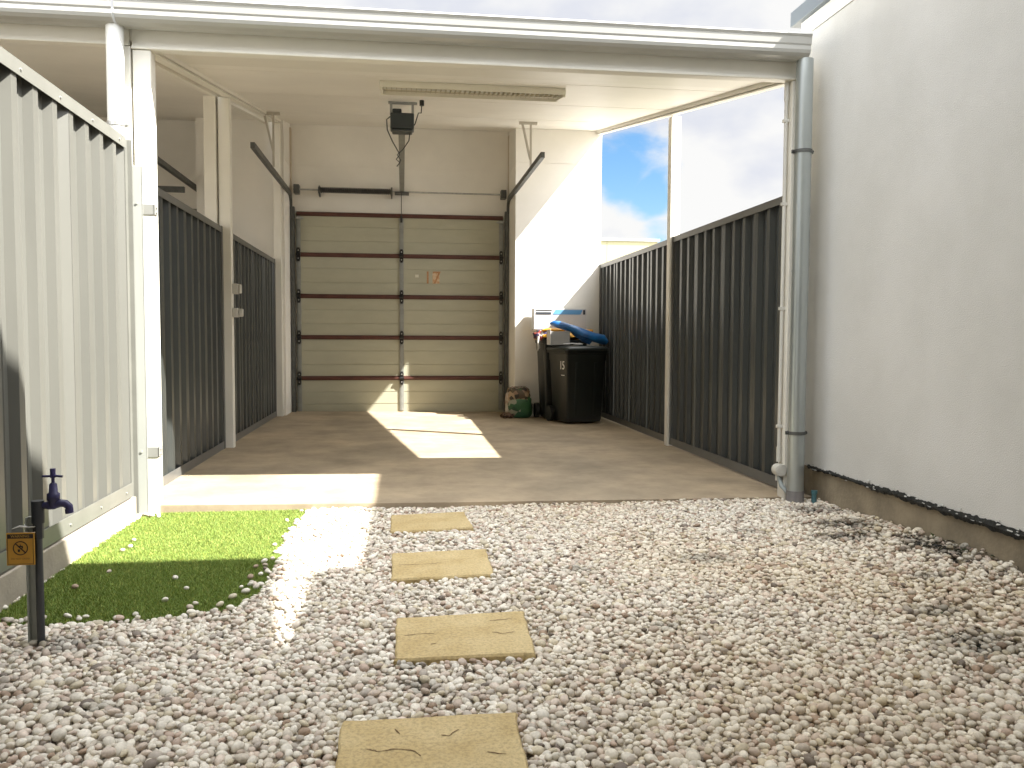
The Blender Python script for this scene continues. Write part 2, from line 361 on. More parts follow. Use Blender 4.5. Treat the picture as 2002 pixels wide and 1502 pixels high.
# wide drifts of warmer / dirtier stone
x, y = P_[:, 0], P_[:, 1]
dr = .5+.5*np.sin(2.3*x+1.1*np.sin(1.9*y))*np.cos(2.0*y+.7+x)
dr *= np.clip((x+.2)/1.4, .15, 1)
tint *= (1-np.outer(dr, [.04, .09, .17]))
dm = dirt(x, y); tint *= (1-np.where(x > 2.3, .80, .6)*np.clip(dm*1.4, 0, 1)*rng.uniform(.3, 1, n))[:, None]
tint *= np.array([1.0, .975, .905])
nvp = ICO.shape[0]
tris = (ICT[None]+(np.arange(n)*nvp)[:, None, None]).reshape(-1, 3)
PM = attr_mat('pebble_stone', .62, .35, bump=.25, bscale=260)
tag(big_mesh('gravel', V.reshape(-1, 3), tris, np.repeat(tint, nvp, 0), PM), 'loose rounded white and pinkish pebbles covering the yard', 'gravel', kind='stuff')
# leaf litter in the dirty hollows
lv = []; lt = []; lc = []
for a, b, ra, rb in DIRT:
    for q in range(int(520*ra*rb/.02*.35)+4):
        x = a+random.gauss(0, ra*.5); y = b+random.gauss(0, rb*.5)
        if x > 2.83: x = 2.82
        z = float(gh(np.array(x), np.array(y)))+random.uniform(.012, .042); th = random.uniform(0, 6.3); l = random.uniform(.006, .016); w_ = l*random.uniform(.25, .5)
        c_, s_ = math.cos(th), math.sin(th); o = len(lv); dz = random.uniform(-.006, .008)
        lv += [(x-c_*l, y-s_*l, z), (x-s_*w_, y+c_*w_, z+dz), (x+c_*l, y+s_*l, z+dz*.4), (x+s_*w_, y-c_*w_, z+.004)]
        lt += [(o, o+1, o+2), (o, o+2, o+3)]; cc_ = random.choice([(.035, .03, .022), (.06, .045, .025), (.02, .02, .018), (.05, .06, .03)]); lc += [cc_]*4
tag(big_mesh('leaf_litter', np.array(lv), np.array(lt), np.array(lc), attr_mat('litter', .8), False), 'dark leaf litter and dirt caught among the pebbles', 'leaf litter', kind='stuff')

# ------------------------------------------------------------ stepping stones
SAND = mat('sandstone', (.55, .435, .23), .85, nscale=7, c2=(.46, .345, .16), bump=1., bscale=16, detail=9)
t = SAND.node_tree; p = t.nodes['Principled BSDF']
co = t.nodes.new('ShaderNodeTexCoord'); nz = t.nodes.new('ShaderNodeTexNoise'); nz.inputs['Scale'].default_value = 85; nz.inputs['Detail'].default_value = 6; nz.inputs['Roughness'].default_value = .7
t.links.new(co.outputs['Object'], nz.inputs['Vector'])
rr = t.nodes.new('ShaderNodeMapRange'); rr.inputs['From Min'].default_value = .36; rr.inputs['From Max'].default_value = .56; rr.inputs['To Min'].default_value = .72; rr.inputs['To Max'].default_value = 1.04
t.links.new(nz.outputs['Fac'], rr.inputs[0])
vm = t.nodes.new('ShaderNodeVectorMath'); vm.operation = 'SCALE'; src = p.inputs['Base Color'].links[0].from_socket
t.links.new(src, vm.inputs[0]); t.links.new(rr.outputs[0], vm.inputs['Scale']); t.links.new(vm.outputs[0], p.inputs['Base Color'])
CRK = mat('stone_crack', (.16, .10, .045), .9)
labs = ['yellow stepping stone furthest away, nearest the concrete slab', 'yellow stepping stone second from the concrete slab, beside the turf corner', 'cracked yellow stepping stone between the nearest one and the two far ones', 'largest and nearest yellow stepping stone, cut by the photo edge']
cracks = [[], [[(.05, .5), (.3, .47), (.5, .5)]], [[(.06, .52), (.16, .55), (.28, .53)], [(.72, .78), (.90, .80)], [(.72, .5), (.80, .44), (.88, .47)], [(.25, .28), (.3, .3)]],
          [[(.15, .62), (.22, .58), (.30, .60), (.40, .57), (.44, .50)], [(.66, .80), (.60, .72), (.56, .74)], [(.30, .85), (.33, .78)], [(.8, .5), (.9, .46)], [(.36, .25), (.5, .2), (.6, .24)]]]
for i, P in enumerate(PAV):
    c = sum((Vector((a, b, 0)) for a, b in P), Vector())/4
    rt = thing('stepping_stone', (c.x, c.y, -.06), labs[i], 'paver', 'yellow stepping stones in the gravel')
    ring = []
    for e in range(4):
        a, b = Vector(P[e]), Vector(P[(e+1) % 4])
        for q in range(12):
            t_ = q/12; p_ = a.lerp(b, t_); nrm = Vector((b.y-a.y, a.x-b.x)).normalized()
            ring.append(p_-nrm*(random.uniform(0, .0055)+(.006 if q == 0 else 0)))
    zt_ = -.012
    m_ = MB(); m_.smooth = False
    n_ = len(ring)
    lo = [(p_.x, p_.y, -.065) for p_ in ring]; hi = [(p_.x, p_.y, zt_-.008) for p_ in ring]
    inn = [(c.x+(p_.x-c.x)*.975, c.y+(p_.y-c.y)*.975, zt_) for p_ in ring]
    G_ = 14; m_.add(lo+hi+inn, [(k_, (k_+1) % n_, n_+(k_+1) % n_, n_+k_) for k_ in range(n_)]+[(n_+k_, n_+(k_+1) % n_, 2*n_+(k_+1) % n_, 2*n_+k_) for k_ in range(n_)]+[tuple(range(2*n_, 3*n_))])
    m_.build('slab', SAND, rt)
    if cracks[i]:
        A, B, C, D = [Vector(q) for q in P]     # far-left, far-right, near-right, near-left
        for line in cracks[i]:
            cm = MB(); pts_ = []
            for (u_, v_), (u2, v2) in zip(line, line[1:]):
                for q in range(5): pts_.append((u_+(u2-u_)*q/5, v_+(v2-v_)*q/5+random.uniform(-.006, .006)))
            pts_.append(line[-1])
            pw = [D.lerp(C, u_).lerp(A.lerp(B, u_), v_) for u_, v_ in pts_]
            for k_, (a, b) in enumerate(zip(pw, pw[1:])):
                nr = Vector((b.y-a.y, a.x-b.x)).normalized(); ww = .0017*(1+.5*math.sin(k_))
                cm.add([(a.x-nr.x*ww, a.y-nr.y*ww, zt_+.0012), (b.x-nr.x*ww, b.y-nr.y*ww, zt_+.0012), (b.x+nr.x*ww, b.y+nr.y*ww, zt_+.0012), (a.x+nr.x*ww, a.y+nr.y*ww, zt_+.0012)], [(0, 1, 2, 3)])
            cm.build('crack', CRK, rt)

# ------------------------------------------------------------ garage rear wall (both bays)
g = thing('garage_building', (0, YN, 0), 'white rendered garage wall at the back holding the sectional door', 'building')
top = zb(YN)+.05
zj = 3.42
for x0, x1, YN in ((-2.65, -1.54, 11.43), (1.522, 2.705, 11.29), (-6.4, -5.6, 11.43)):
    w_ = MB(); y2_ = YD+.3
    w_.box(x0, x1, YN, y2_, -.19, zj-.004)
    w_.hexa([(x0, YN, zj-.004), (x1, YN, zj-.004), (x1, y2_, zj-.004), (x0, y2_, zj-.004)], [(x0, YN, zj+.004), (x1, YN, zj+.004), (x1, y2_, zj+.004), (x0, y2_, zj+.004)])
    w_.v = [(x+(.004 if abs(z-zj) < .005 and i >= 8 and False else 0), y, z) for i, (x, y, z) in enumerate(w_.v)]
    w_.hexa([(x0, YN, zj+.004), (x1, YN, zj+.004), (x1, y2_, zj+.004), (x0, y2_, zj+.004)], [(x0, YN, zb(YN)+.048), (x1, YN, zb(YN)+.048), (x1, y2_, zb(y2_)+.048), (x0, y2_, zb(y2_)+.048)])
    for i in range(8, 16): x, y, z = w_.v[i]; w_.v[i] = (x+(.004 if x == x0 else -.004), y+(.006 if y == YN else -.006), z)
    w_.build('wall', GWALL, g)
    w_ = None
YN = 11.43
j_ = MB(); j_.box(-1.545, -1.462, YD+.022, YD+.2, -.1, 2.779); j_.build('door_reveal', GWALL, g)
j_ = MB(); j_.box(1.444, 1.54, YD+.022, YD+.2, -.1, 2.779); j_.build('door_reveal', GWALL, g)
l_ = MB(); l_.box(-1.538, 1.534, YD+.03, YD+.25, 2.78, zb(YD)+.0535); l_.box(-1.54, 1.536, YD+.024, YD+.04, 3.45, 3.456)
l_.build('lintel', GWALL, g)
l2 = MB(); l2.box(-5.6, -2.65, YD+.03, YD+.25, 2.78, zb(YD)+.05); l2.build('lintel', GWALL, g)
nd = MB()
for k_ in range(5): nd.box(-5.6, -2.65, YD+.01, YD+.03, .565*k_, .565*k_+.555)
nd.build('neighbouring_door', mat('shaded_grey_door', (.20, .20, .17), .6, nscale=2, namt=.1), g)
tr = MB(); tr.box(-2.74, -2.69, 8.9, YD, 3.0, 3.06); tr.box(-3.6, -2.70, 11.0, 11.05, 2.86, 2.93); tr.build('neighbouring_track', STEEL, g)
cn = MB(); cn.box(-1.538, -1.52, YD-.06, YD+.02, 0, top+.05)
cn.build('jamb_trim', mat('jamb_trim', (.58, .50, .40), .6, nscale=3, namt=.2), g, bevel=.003)
cn = MB(); cn.box(1.515, 1.534, YD-.06, YD+.02, 0, top+.05)
cn.build('jamb_trim', mat('jamb_trim', (.58, .50, .40), .6, nscale=3, namt=.2), g, bevel=.003)

# ------------------------------------------------------------ sectional door
d = thing('sectional_garage_door', (0, YD, 0), 'closed grey sectional garage door seen from inside with dark red stiffeners', 'garage door')
ZR = [-.03, .48, 1.057, 1.634, 2.212, 2.79]; DX0, DX1 = -1.47, 1.45
for i in range(5):
    pn = MB(); z0_, z1_ = ZR[i]+.002, ZR[i+1]-.002; h_ = (z1_-z0_)
    n3 = [z0_, z0_+h_*.335, z0_+h_*.675, z1_]
    if i == 0: n3 = [z0_, z0_+h_*.28, z0_+h_*.62, z1_]
    for a, b in zip(n3, n3[1:]): pn.box(DX0, DX1, YD-.018, YD+.02, a+.0045, b-.0045)
    pn.box(DX0+.002, DX1-.002, YD-.012, YD+.018, z0_, z1_)
    pn.build('door_panel', DOOR, d, bevel=.0018)
for i in range(1, 6):
    s_ = MB(); zc_ = ZR[i]+(-.012 if i == 5 else 0)
    s_.box(DX0+.01, DX1-.01, YD-.052, YD-.0185, zc_-.014, zc_+.014)
    s_.box(DX0+.01, DX1-.01, YD-.030, YD-.0190, zc_-.030, zc_+.030)
    s_.build('stiffener', STIFF, d, bevel=.004)
for xs in (DX0+.035, -.008, DX1-.035):
    for i in range(5):
        s_ = MB(); hw = .030
        s_.box(xs-hw, xs+hw, YD-.036, YD-.0188, ZR[i]+.045, ZR[i+1]-.045); s_.box(xs-hw*.45, xs+hw*.45, YD-.040, YD-.034, ZR[i]+.045, ZR[i+1]-.045)
        s_.build('stile', STILE, d, bevel=.002)
HG = mat('hinge_black', (.012, .012, .013), .4, .2); BOLT = mat('zinc_bolt', (.5, .5, .48), .35, .7)
for xs in (DX0+.035, -.008, DX1-.035):
    for i in range(1, 5):
        s_ = MB(); z_ = ZR[i]
        s_.box(xs-.026, xs+.026, YD-.062, YD-.050, z_-.078, z_-.024); s_.box(xs-.026, xs+.026, YD-.062, YD-.050, z_+.024, z_+.078)
        s_.cyl((xs-.03, YD-.066, z_), (xs+.03, YD-.066, z_), .022, 10); s_.box(xs-.018, xs+.018, YD-.060, YD-.034, z_-.095, z_+.095)
        hg = s_.build('hinge', HG, d, bevel=.003)
        s2 = MB()
        for zz in (-.055, .055): s2.cyl((xs, YD-.070, z_+zz), (xs, YD-.060, z_+zz), .009, 8)
        s2.build('bolt', BOLT, hg)
for sx_, xt in ((-1, -1.505), (1, 1.487)):
    s_ = MB(); s_.box(xt-.026, xt+.026, YD-.13, YD-.126, 0, 2.86); s_.box(xt-.028, xt-.024, YD-.13, YD-.06, 0, 2.86); s_.box(xt+.024, xt+.028, YD-.13, YD-.06, 0, 2.86)
    pts_ = []
    xe = xt+sx_*.02
    # curve into the overhead run
    for q in range(7):
        a = q/6*math.pi/2; pts_.append((YD-.09-.17*(1-math.cos(a)), 2.86+.17*math.sin(a)))
    pts_ += [(9.0, 3.03)]
    for (ya, za), (yb_, zb_) in zip(pts_, pts_[1:]):
        s_.hexa([(xe-.022, ya, za-.03), (xe+.022, ya, za-.03), (xe+.022, ya, za+.03), (xe-.022, ya, za+.03)], [(xe-.022, yb_, zb_-.03), (xe+.022, yb_, zb_-.03), (xe+.022, yb_, zb_+.03), (xe-.022, yb_, zb_+.03)])
    s_.build('track', STEEL, d)
    s_ = MB(); yh_ = 10.15; xh = xe; zt_ = zb(yh_)+.045
    s_.box(xh-.10, xh+.12, yh_-.02, yh_+.02, zt_-.030, zt_-.004)
    s_.box(xh+.03, xh+.055, yh_-.012, yh_+.0, 3.04, zt_-.03)
    s_.hexa([(xh-.07, yh_-.01, zt_-.03), (xh-.045, yh_-.01, zt_-.03), (xh-.045, yh_+.01, zt_-.03), (xh-.07, yh_+.01, zt_-.03)], [(xh+.025, yh_-.01, 3.22), (xh+.05, yh_-.01, 3.22), (xh+.05, yh_+.01, 3.22), (xh+.025, yh_+.01, 3.22)])
    s_.build('ceiling_bracket', mat('bracket_zinc', (.45, .42, .36), .45, .3), d)
s_ = MB(); s_.cyl((-1.49, YD-.10, 3.10), (1.47, YD-.10, 3.10), .0125, 12); s_.build('shaft', GALV, d)
sp_ = MB(); pts_ = []
for q in range(34*10+1):
    a = q/10*2*math.pi; pts_.append((-1.13+.98*q/340, YD-.10+.033*math.cos(a), 3.10+.033*math.sin(a)))
sp_.tube(pts_, .0115, 5); sp_.cyl((-1.13, YD-.10, 3.10), (-.15, YD-.10, 3.10), .026, 12)
sp_.build('torsion_spring', DARK, d)
for x0, x1, r_ in ((-1.15, -1.125, .045), (-.155, -.13, .062)):
    s_ = MB(); s_.cyl((x0, YD-.10, 3.10), (x1, YD-.10, 3.10), r_, 16); s_.box((x0+x1)/2-.008, (x0+x1)/2+.008, YD-.10, YD+.03, 3.02, 3.16); s_.build('spring_plate', STEEL, d)
for x0 in (-1.47, 1.41):
    s_ = MB(); s_.cyl((x0, YD-.10, 3.10), (x0+.055, YD-.10, 3.10), .056, 18); s_.box(x0-.01, x0+.065, YD-.16, YD-.02, 3.04, 3.16); s_.build('cable_drum', STEEL, d, bevel=.003)
s_ = MB()
for xs in (DX0+.05, DX1-.05): s_.box(xs-.045, xs+.045, YD-.09, YD-.035, 2.70, 2.725); s_.cyl((xs-.06, YD-.08, 2.71), (xs+.06, YD-.08, 2.71), .008, 8)
s_.build('top_roller', GALV, d)
OR = mat('number_orange', (.50, .26, .12), .7, nscale=30, namt=.35); PALE = mat('sticker_pale', (.62, .52, .36), .7, nscale=22, c2=(.45, .22, .09))
st = MB(); st.box(.185, .235, YD-.0205, YD-.0185, 1.915, 1.955); st.build('sticker', mat('small_white_sticker', (.6, .6, .5), .6), d)
st = MB(); st.box(.43, .53, YD-.0205, YD-.0188, 1.83, 1.985); st.build('sticker', PALE, d)
text('number', '17', .25, (.425, YD-.0215, 1.906), (R(90), 0, 0), OR, d)

# ------------------------------------------------------------ door opener
o_ = thing('door_opener', (0, 8.4, 3.37), 'dark ceiling mounted garage door motor with drive rail and cable', 'door opener')
s_ = MB(); s_.box(-.11, .12, 8.30, 8.48, 3.085, 3.235); s_.box(-.09, .0, 8.34, 8.44, 3.235, 3.285); s_.box(-.095, .105, 8.31, 8.47, 3.06, 3.085)
s_.build('motor_housing', mat('motor_case', (.035, .045, .05), .35, nscale=8, namt=.2), o_, bevel=.012)
s_ = MB()
zc8 = zb(8.4)+.05
s_.box(-.13, .15, 8.37, 8.41, zc8-.022, zc8-.003); s_.box(-.115, -.09, 8.38, 8.40, 3.23, zc8-.02); s_.box(.095, .12, 8.38, 8.40, 3.20, zc8-.02)
s_.build('hanger', GALV, o_)
s_ = MB(); s_.box(-.028, .028, 8.45, YD+.0, 3.095, 3.10); s_.box(-.032, -.026, 8.45, YD, 3.095, 3.135); s_.box(.026, .032, 8.45, YD, 3.095, 3.135); s_.box(-.028, .028, 8.46, YD-.01, 3.133, 3.138)
s_.build('drive_rail', STILE, o_)
s_ = MB(); s_.box(-.10, .10, YD-.15, YD+.028, 3.075, 3.094); s_.box(-.03, .03, YD-.17, YD-.10, 3.09, 3.17); s_.build('header_bracket', STEEL, o_)
s_ = MB(); s_.tube([(-.008, YD-.14, 3.08), (-.008, YD-.13, 2.98), (-.008, YD-.10, 2.90), (-.008, YD-.06, 2.76)], .006, 6); s_.box(-.022, .006, YD-.09, YD-.05, 2.68, 2.77); s_.build('release_arm', DARK, o_)
s_ = MB()
zz = zb(8.1)+.05
s_.tube([(.19, 8.12, zz-.03), (.185, 8.15, zz-.11), (.16, 8.24, 3.22), (.13, 8.33, 3.14), (.10, 8.36, 3.10)], .006, 6)
s_.tube([(-.11, 8.33, 3.20), (-.145, 8.33, 3.17), (-.14, 8.36, 3.08), (-.09, 8.44, 2.985), (-.05, 8.5, 2.93), (-.02, 8.52, 2.88), (-.055, 8.52, 2.83), (-.02, 8.52, 2.80), (-.05, 8.52, 2.76)], .0055, 6)
s_.tube([(.08, 8.40, 3.07), (.07, 8.44, 3.0), (.015, 8.5, 2.93), (-.045, 8.5, 2.87), (-.01, 8.5, 2.82), (-.03, 8.5, 2.78)], .0055, 6)
s_.build('cable', BLACK, o_)
s_ = MB(); s_.cyl((.19, 8.12, zz-.002), (.19, 8.12, zz-.05), .022, 12); s_.build('plug', BLACK, o_, bevel=.003)

# ------------------------------------------------------------ ceiling light
f_ = thing('ceiling_light', (.57, 6.9, 3.05), 'long unlit fluorescent batten with louvred underside on the carport ceiling', 'light fixture')
def sl_box(mb, x0, x1, y0, y1, d0, d1):     # box following the ceiling slope, d = depth under it
    c0, c1 = zb(y0)+.05, zb(y1)+.05
    mb.hexa([(x0, y0, c0-d0), (x1, y0, c0-d0), (x1, y1, c1-d0), (x0, y1, c1-d0)][::-1], [(x0, y0, c0-d1), (x1, y0, c0-d1), (x1, y1, c1-d1), (x0, y1, c1-d1)][::-1])
FIT = mat('fitting_enamel', (.78, .75, .64), .4, nscale=4, namt=.05)
s_ = MB()
sl_box(s_, -.17, 1.31, 6.72, 7.10, .002, .012); sl_box(s_, -.17, 1.31, 6.72, 6.735, .0125, .052); sl_box(s_, -.17, 1.31, 7.075, 7.10, .0125, .075)
sl_box(s_, -.17, -.15, 6.736, 7.074, .0125, .07); sl_box(s_, 1.29, 1.31, 6.736, 7.074, .0125, .07); s_.build('housing', FIT, f_, bevel=.002)
s_ = MB()
for k_ in range(36): xx = -.12+1.38*k_/35; sl_box(s_, xx, xx+.003, 6.80, 7.04, .03, .055)
sl_box(s_, -.14, 1.28, 6.90, 6.93, .056, .060); s_.build('louvre', mat('louvre', (.50, .45, .33), .4), f_)
s_ = MB(); 
for yy in (6.85, 6.98): s_.cyl((-.14, yy, zb(yy)+.05-.027), (1.28, yy, zb(yy)+.05-.027), .012, 10)
s_.build('tube', WHITE, f_)

# ------------------------------------------------------------ carport
c_ = thing('carport', (.5, YF, 0), 'cream steel carport with sloping roof over the concrete slab', 'carport')
s_ = MB(); s_.box(-1.598, 2.70, YF+.001, YF+.07, 2.767, 2.99); s_.box(-1.598, 2.70, YF-.012, YF+.001, 2.767, 2.785); s_.build('front_beam', CREAM, c_, bevel=.004)
def slbeam(mb, xa0, xa1, xb0, xb1, y0, y1, dz0, dz1):
    a, b = zb(y0), zb(y1)
    mb.hexa([(xa0, y0, a+dz0), (xa1, y0, a+dz0), (xa1, y0, a+dz1), (xa0, y0, a+dz1)], [(xb0, y1, b+dz0), (xb1, y1, b+dz0), (xb1, y1, b+dz1), (xb0, y1, b+dz1)])
s_ = MB(); slbeam(s_, -1.59, -1.515, -1.66, -1.585, YF+.073, YN, 0, .012); slbeam(s_, -1.59, -1.57, -1.66, -1.64, YF+.073, YN, .013, .048); slbeam(s_, -1.53, -1.50, -1.60, -1.57, YF+.073, YN, .018, .0495); s_.build('side_beam', CREAM, c_)
s_ = MB(); slbeam(s_, 2.60, 2.665, 2.63, 2.70, YF+.073, YN, 0, .012); slbeam(s_, 2.645, 2.665, 2.68, 2.70, YF+.073, YN, .013, .048); slbeam(s_, 2.585, 2.62, 2.615, 2.65, YF+.073, YN, .018, .0495); s_.build('side_beam', CREAM, c_)
s_ = MB(); ys_ = [YF+.073, 6.50, 8.08, 9.85, YD+.10]
for a, b in zip(ys_, ys_[1:]):
    s_.hexa([(-1.66, a+.004, zb(a)+.05), (2.70, a+.004, zb(a)+.05), (2.70, b-.004, zb(b)+.05), (-1.66, b-.004, zb(b)+.05)][::-1], [(-1.66, a+.004, zb(a)+.075), (2.70, a+.004, zb(a)+.075), (2.70, b-.004, zb(b)+.075), (-1.66, b-.004, zb(b)+.075)][::-1])
s_.build('ceiling_panels', CEIL, c_)
s_ = MB(); a, b = 5.20, 12.6
s_.hexa([(-1.66, a, zb(a)+.255-.18), (2.705, a, zb(a)+.255-.18), (2.705, b, zb(b)+.077), (-1.66, b, zb(b)+.077)][::-1], [(-1.66, a, zb(a)+.27), (2.705, a, zb(a)+.27), (2.705, b, zb(b)+.14), (-1.66, b, zb(b)+.14)][::-1])
s_.v = [(x, max(y, 5.36), z) for x, y, z in s_.v]
s_.build('roof_sheet', CREAM, c_)
def post(x0, y0, w=.105, label=None, dy=.10):
    s_ = MB(); s_.box(x0, x0+w, y0, y0+dy, -.12, zb(y0)-.002); return s_.build('post', CREAM, c_, bevel=.006)
p1 = post(-1.595, YF); post(-1.68, 8.09); post(-1.665, 11.30, .10, dy=.1); p4 = post(2.567, YF, .10); post(2.655, 8.137, .10)
for z_ in (1.79, .315):
    s_ = MB(); s_.box(-1.600, -1.484, YF-.006, YF-.002, z_, z_+.06); s_.box(-1.488, -1.482, YF-.006, YF+.06, z_, z_+.06)
    s_.cyl((-1.484, YF+.03, z_+.045), (-1.476, YF+.03, z_+.045), .006, 8); s_.cyl((-1.484, YF+.03, z_+.015), (-1.476, YF+.03, z_+.015), .006, 8)
    s_.build('strap', mat('strap_zinc', (.30, .30, .28), .5, .3), p1)
# gutter profile (y, z), open channel with a rolled lip
prof = [(5.335, 3.00), (5.335, 2.885), (5.30, 2.870), (5.235, 2.868), (5.20, 2.876), (5.180, 2.892), (5.172, 2.910), (5.172, 2.935), (5.166, 2.945), (5.160, 2.985), (5.150, 3.000), (5.156, 3.010), (5.168, 3.008), (5.172, 2.998)]
s_ = MB(); s_.prism([(-1.64, y, z) for y, z in prof], (4.245, 0, 0), closed=False)
s_.add([(-1.64, y, z) for y, z in prof[:10]], [tuple(range(10))]); s_.add([(2.605, y, z) for y, z in prof[:10]], [tuple(range(10))[::-1]])
GUT = mat('gutter_paint', (.40, .40, .375), .28, nscale=2, namt=.12, stretch=(.4, 1, 3)); s_.build('gutter', GUT, c_, solid=.003)

# downpipes
def clip(parent, x, y, z, r, m):
    s_ = MB(); n = 24
    for k_ in range(n):
        a0, a1 = 2*math.pi*k_/n, 2*math.pi*(k_+1)/n; r0, r1 = r+.001, r+.005
        s_.hexa([(x+r0*math.cos(a0), y+r0*math.sin(a0), z), (x+r1*math.cos(a0), y+r1*math.sin(a0), z), (x+r1*math.cos(a1), y+r1*math.sin(a1), z), (x+r0*math.cos(a1), y+r0*math.sin(a1), z)],
                [(x+r0*math.cos(a0), y+r0*math.sin(a0), z+.022), (x+r1*math.cos(a0), y+r1*math.sin(a0), z+.022), (x+r1*math.cos(a1), y+r1*math.sin(a1), z+.022), (x+r0*math.cos(a1), y+r0*math.sin(a1), z+.022)])
    for sg in (-1, 1): s_.box(x+sg*(r+.010)-.010, x+sg*(r+.010)+.010, y+.0, y+.012, z, z+.022); s_.cyl((x+sg*(r+.012), y-.012, z+.011), (x+sg*(r+.012), y, z+.011), .006, 8)
    s_.build('pipe_clip', m, parent)
dp = thing('downpipe', (2.60, 5.245, 0), 'grey round downpipe between carport post and white rendered wall', 'downpipe', 'round downpipes under the carport gutter')
s_ = MB(); s_.cyl((2.605, 5.25, -.10), (2.605, 5.25, 2.872), .054, 40); s_.build('pipe', PIPEG, dp)
s_ = MB(); s_.cyl((2.605, 5.25, -.1), (2.605, 5.25, .045), .058, 40); s_.build('pipe_socket', mat('pipe_socket', (.22, .21, .21), .6, nscale=6, namt=.3), dp)
clip(dp, 2.605, 5.25, 2.27, .054, STEEL); clip(dp, 2.605, 5.25, .42, .054, STEEL)
s_ = MB(); s_.cyl((2.605, 5.25, 1.50), (2.605, 5.25, 1.512), .0555, 40); s_.build('pipe_joint', PIPEG, dp)
dp = thing('downpipe', (-1.665, 5.24, 0), 'glossy white downpipe behind the left fence corner', 'downpipe', 'round downpipes under the carport gutter')
s_ = MB(); s_.cyl((-1.668, 5.265, -.12), (-1.668, 5.265, 2.93), .049, 40); s_.build('pipe', PIPEW, dp)
clip(dp, -1.668, 5.265, 2.29, .049, BOLT)
# teal stub beside the right downpipe
s_ = MB(); s_.cyl((2.715, 5.20, -.09), (2.715, 5.20, .045), .017, 16); s_.cyl((2.715, 5.20, .03), (2.715, 5.20, .05), .021, 16)
tag(s_.build('pipe_stub', mat('teal_plastic', (.05, .13, .15), .5)), 'short teal pipe stub rising from pebbles beside grey downpipe', 'pipe')

# conduit on the right front post
cn_ = thing('electrical_conduit', (2.545, 5.40, 0), 'thin cream conduit running down the right front post to a round box', 'conduit')
CG = mat('conduit_cream', (.60, .59, .54), .4, nscale=5, namt=.08)
s_ = MB(); s_.cyl((2.548, 5.385, .29), (2.548, 5.385, 2.64), .0125, 16); s_.tube([(2.548, 5.385, 2.64), (2.548, 5.385, 2.70), (2.552, 5.39, 2.78)], .016, 12); s_.cyl((2.548, 5.385, .22), (2.548, 5.385, .32), .0165, 16); s_.build('conduit', CG, cn_)
for z_ in (2.50, 1.95, 1.25, .45):
    s_ = MB(); s_.box(2.527, 2.567, 5.372, 5.400, z_, z_+.022); s_.build('conduit_clip', CG, cn_, bevel=.003)
s_ = MB(); s_.cyl((2.545, 5.33, .165), (2.545, 5.40, .165), .041, 24); s_.cyl((2.545, 5.325, .165), (2.545, 5.33, .165), .034, 24); s_.cyl((2.545, 5.385, .09), (2.545, 5.385, .2), .018, 14); s_.build('junction_box', CG, cn_, bevel=.003)
s_ = MB(); s_.tube([(2.545, 5.37, .12), (2.55, 5.34, .06), (2.572, 5.315, .03), (2.592, 5.31, .0), (2.60, 5.305, -.07)], [.014, .015, .014, .015, .014], 12); s_.build('flexible_conduit', mat('flex_grey', (.33, .37, .38), .5), cn_)

# switch boxes on second left post
for z0_, z1_, lab, dx in ((1.455, 1.552, 'upper small cream box on the left carport post', 0), (1.238, 1.325, 'lower cream socket box with plug on the left carport post', .012)):
    sw = thing('outlet_box', (-1.55, 8.15, z0_), lab, 'socket', 'cream electrical boxes on the left post')
    s_ = MB(); s_.box(-1.573, -1.525, 8.10, 8.18, z0_, z1_); s_.build('box', CG, sw, bevel=.006)
    s_ = MB(); s_.box(-1.524, -1.495+dx, 8.11, 8.17, z0_+.006, z1_-.006); s_.build('cover', CG, sw, bevel=.010)

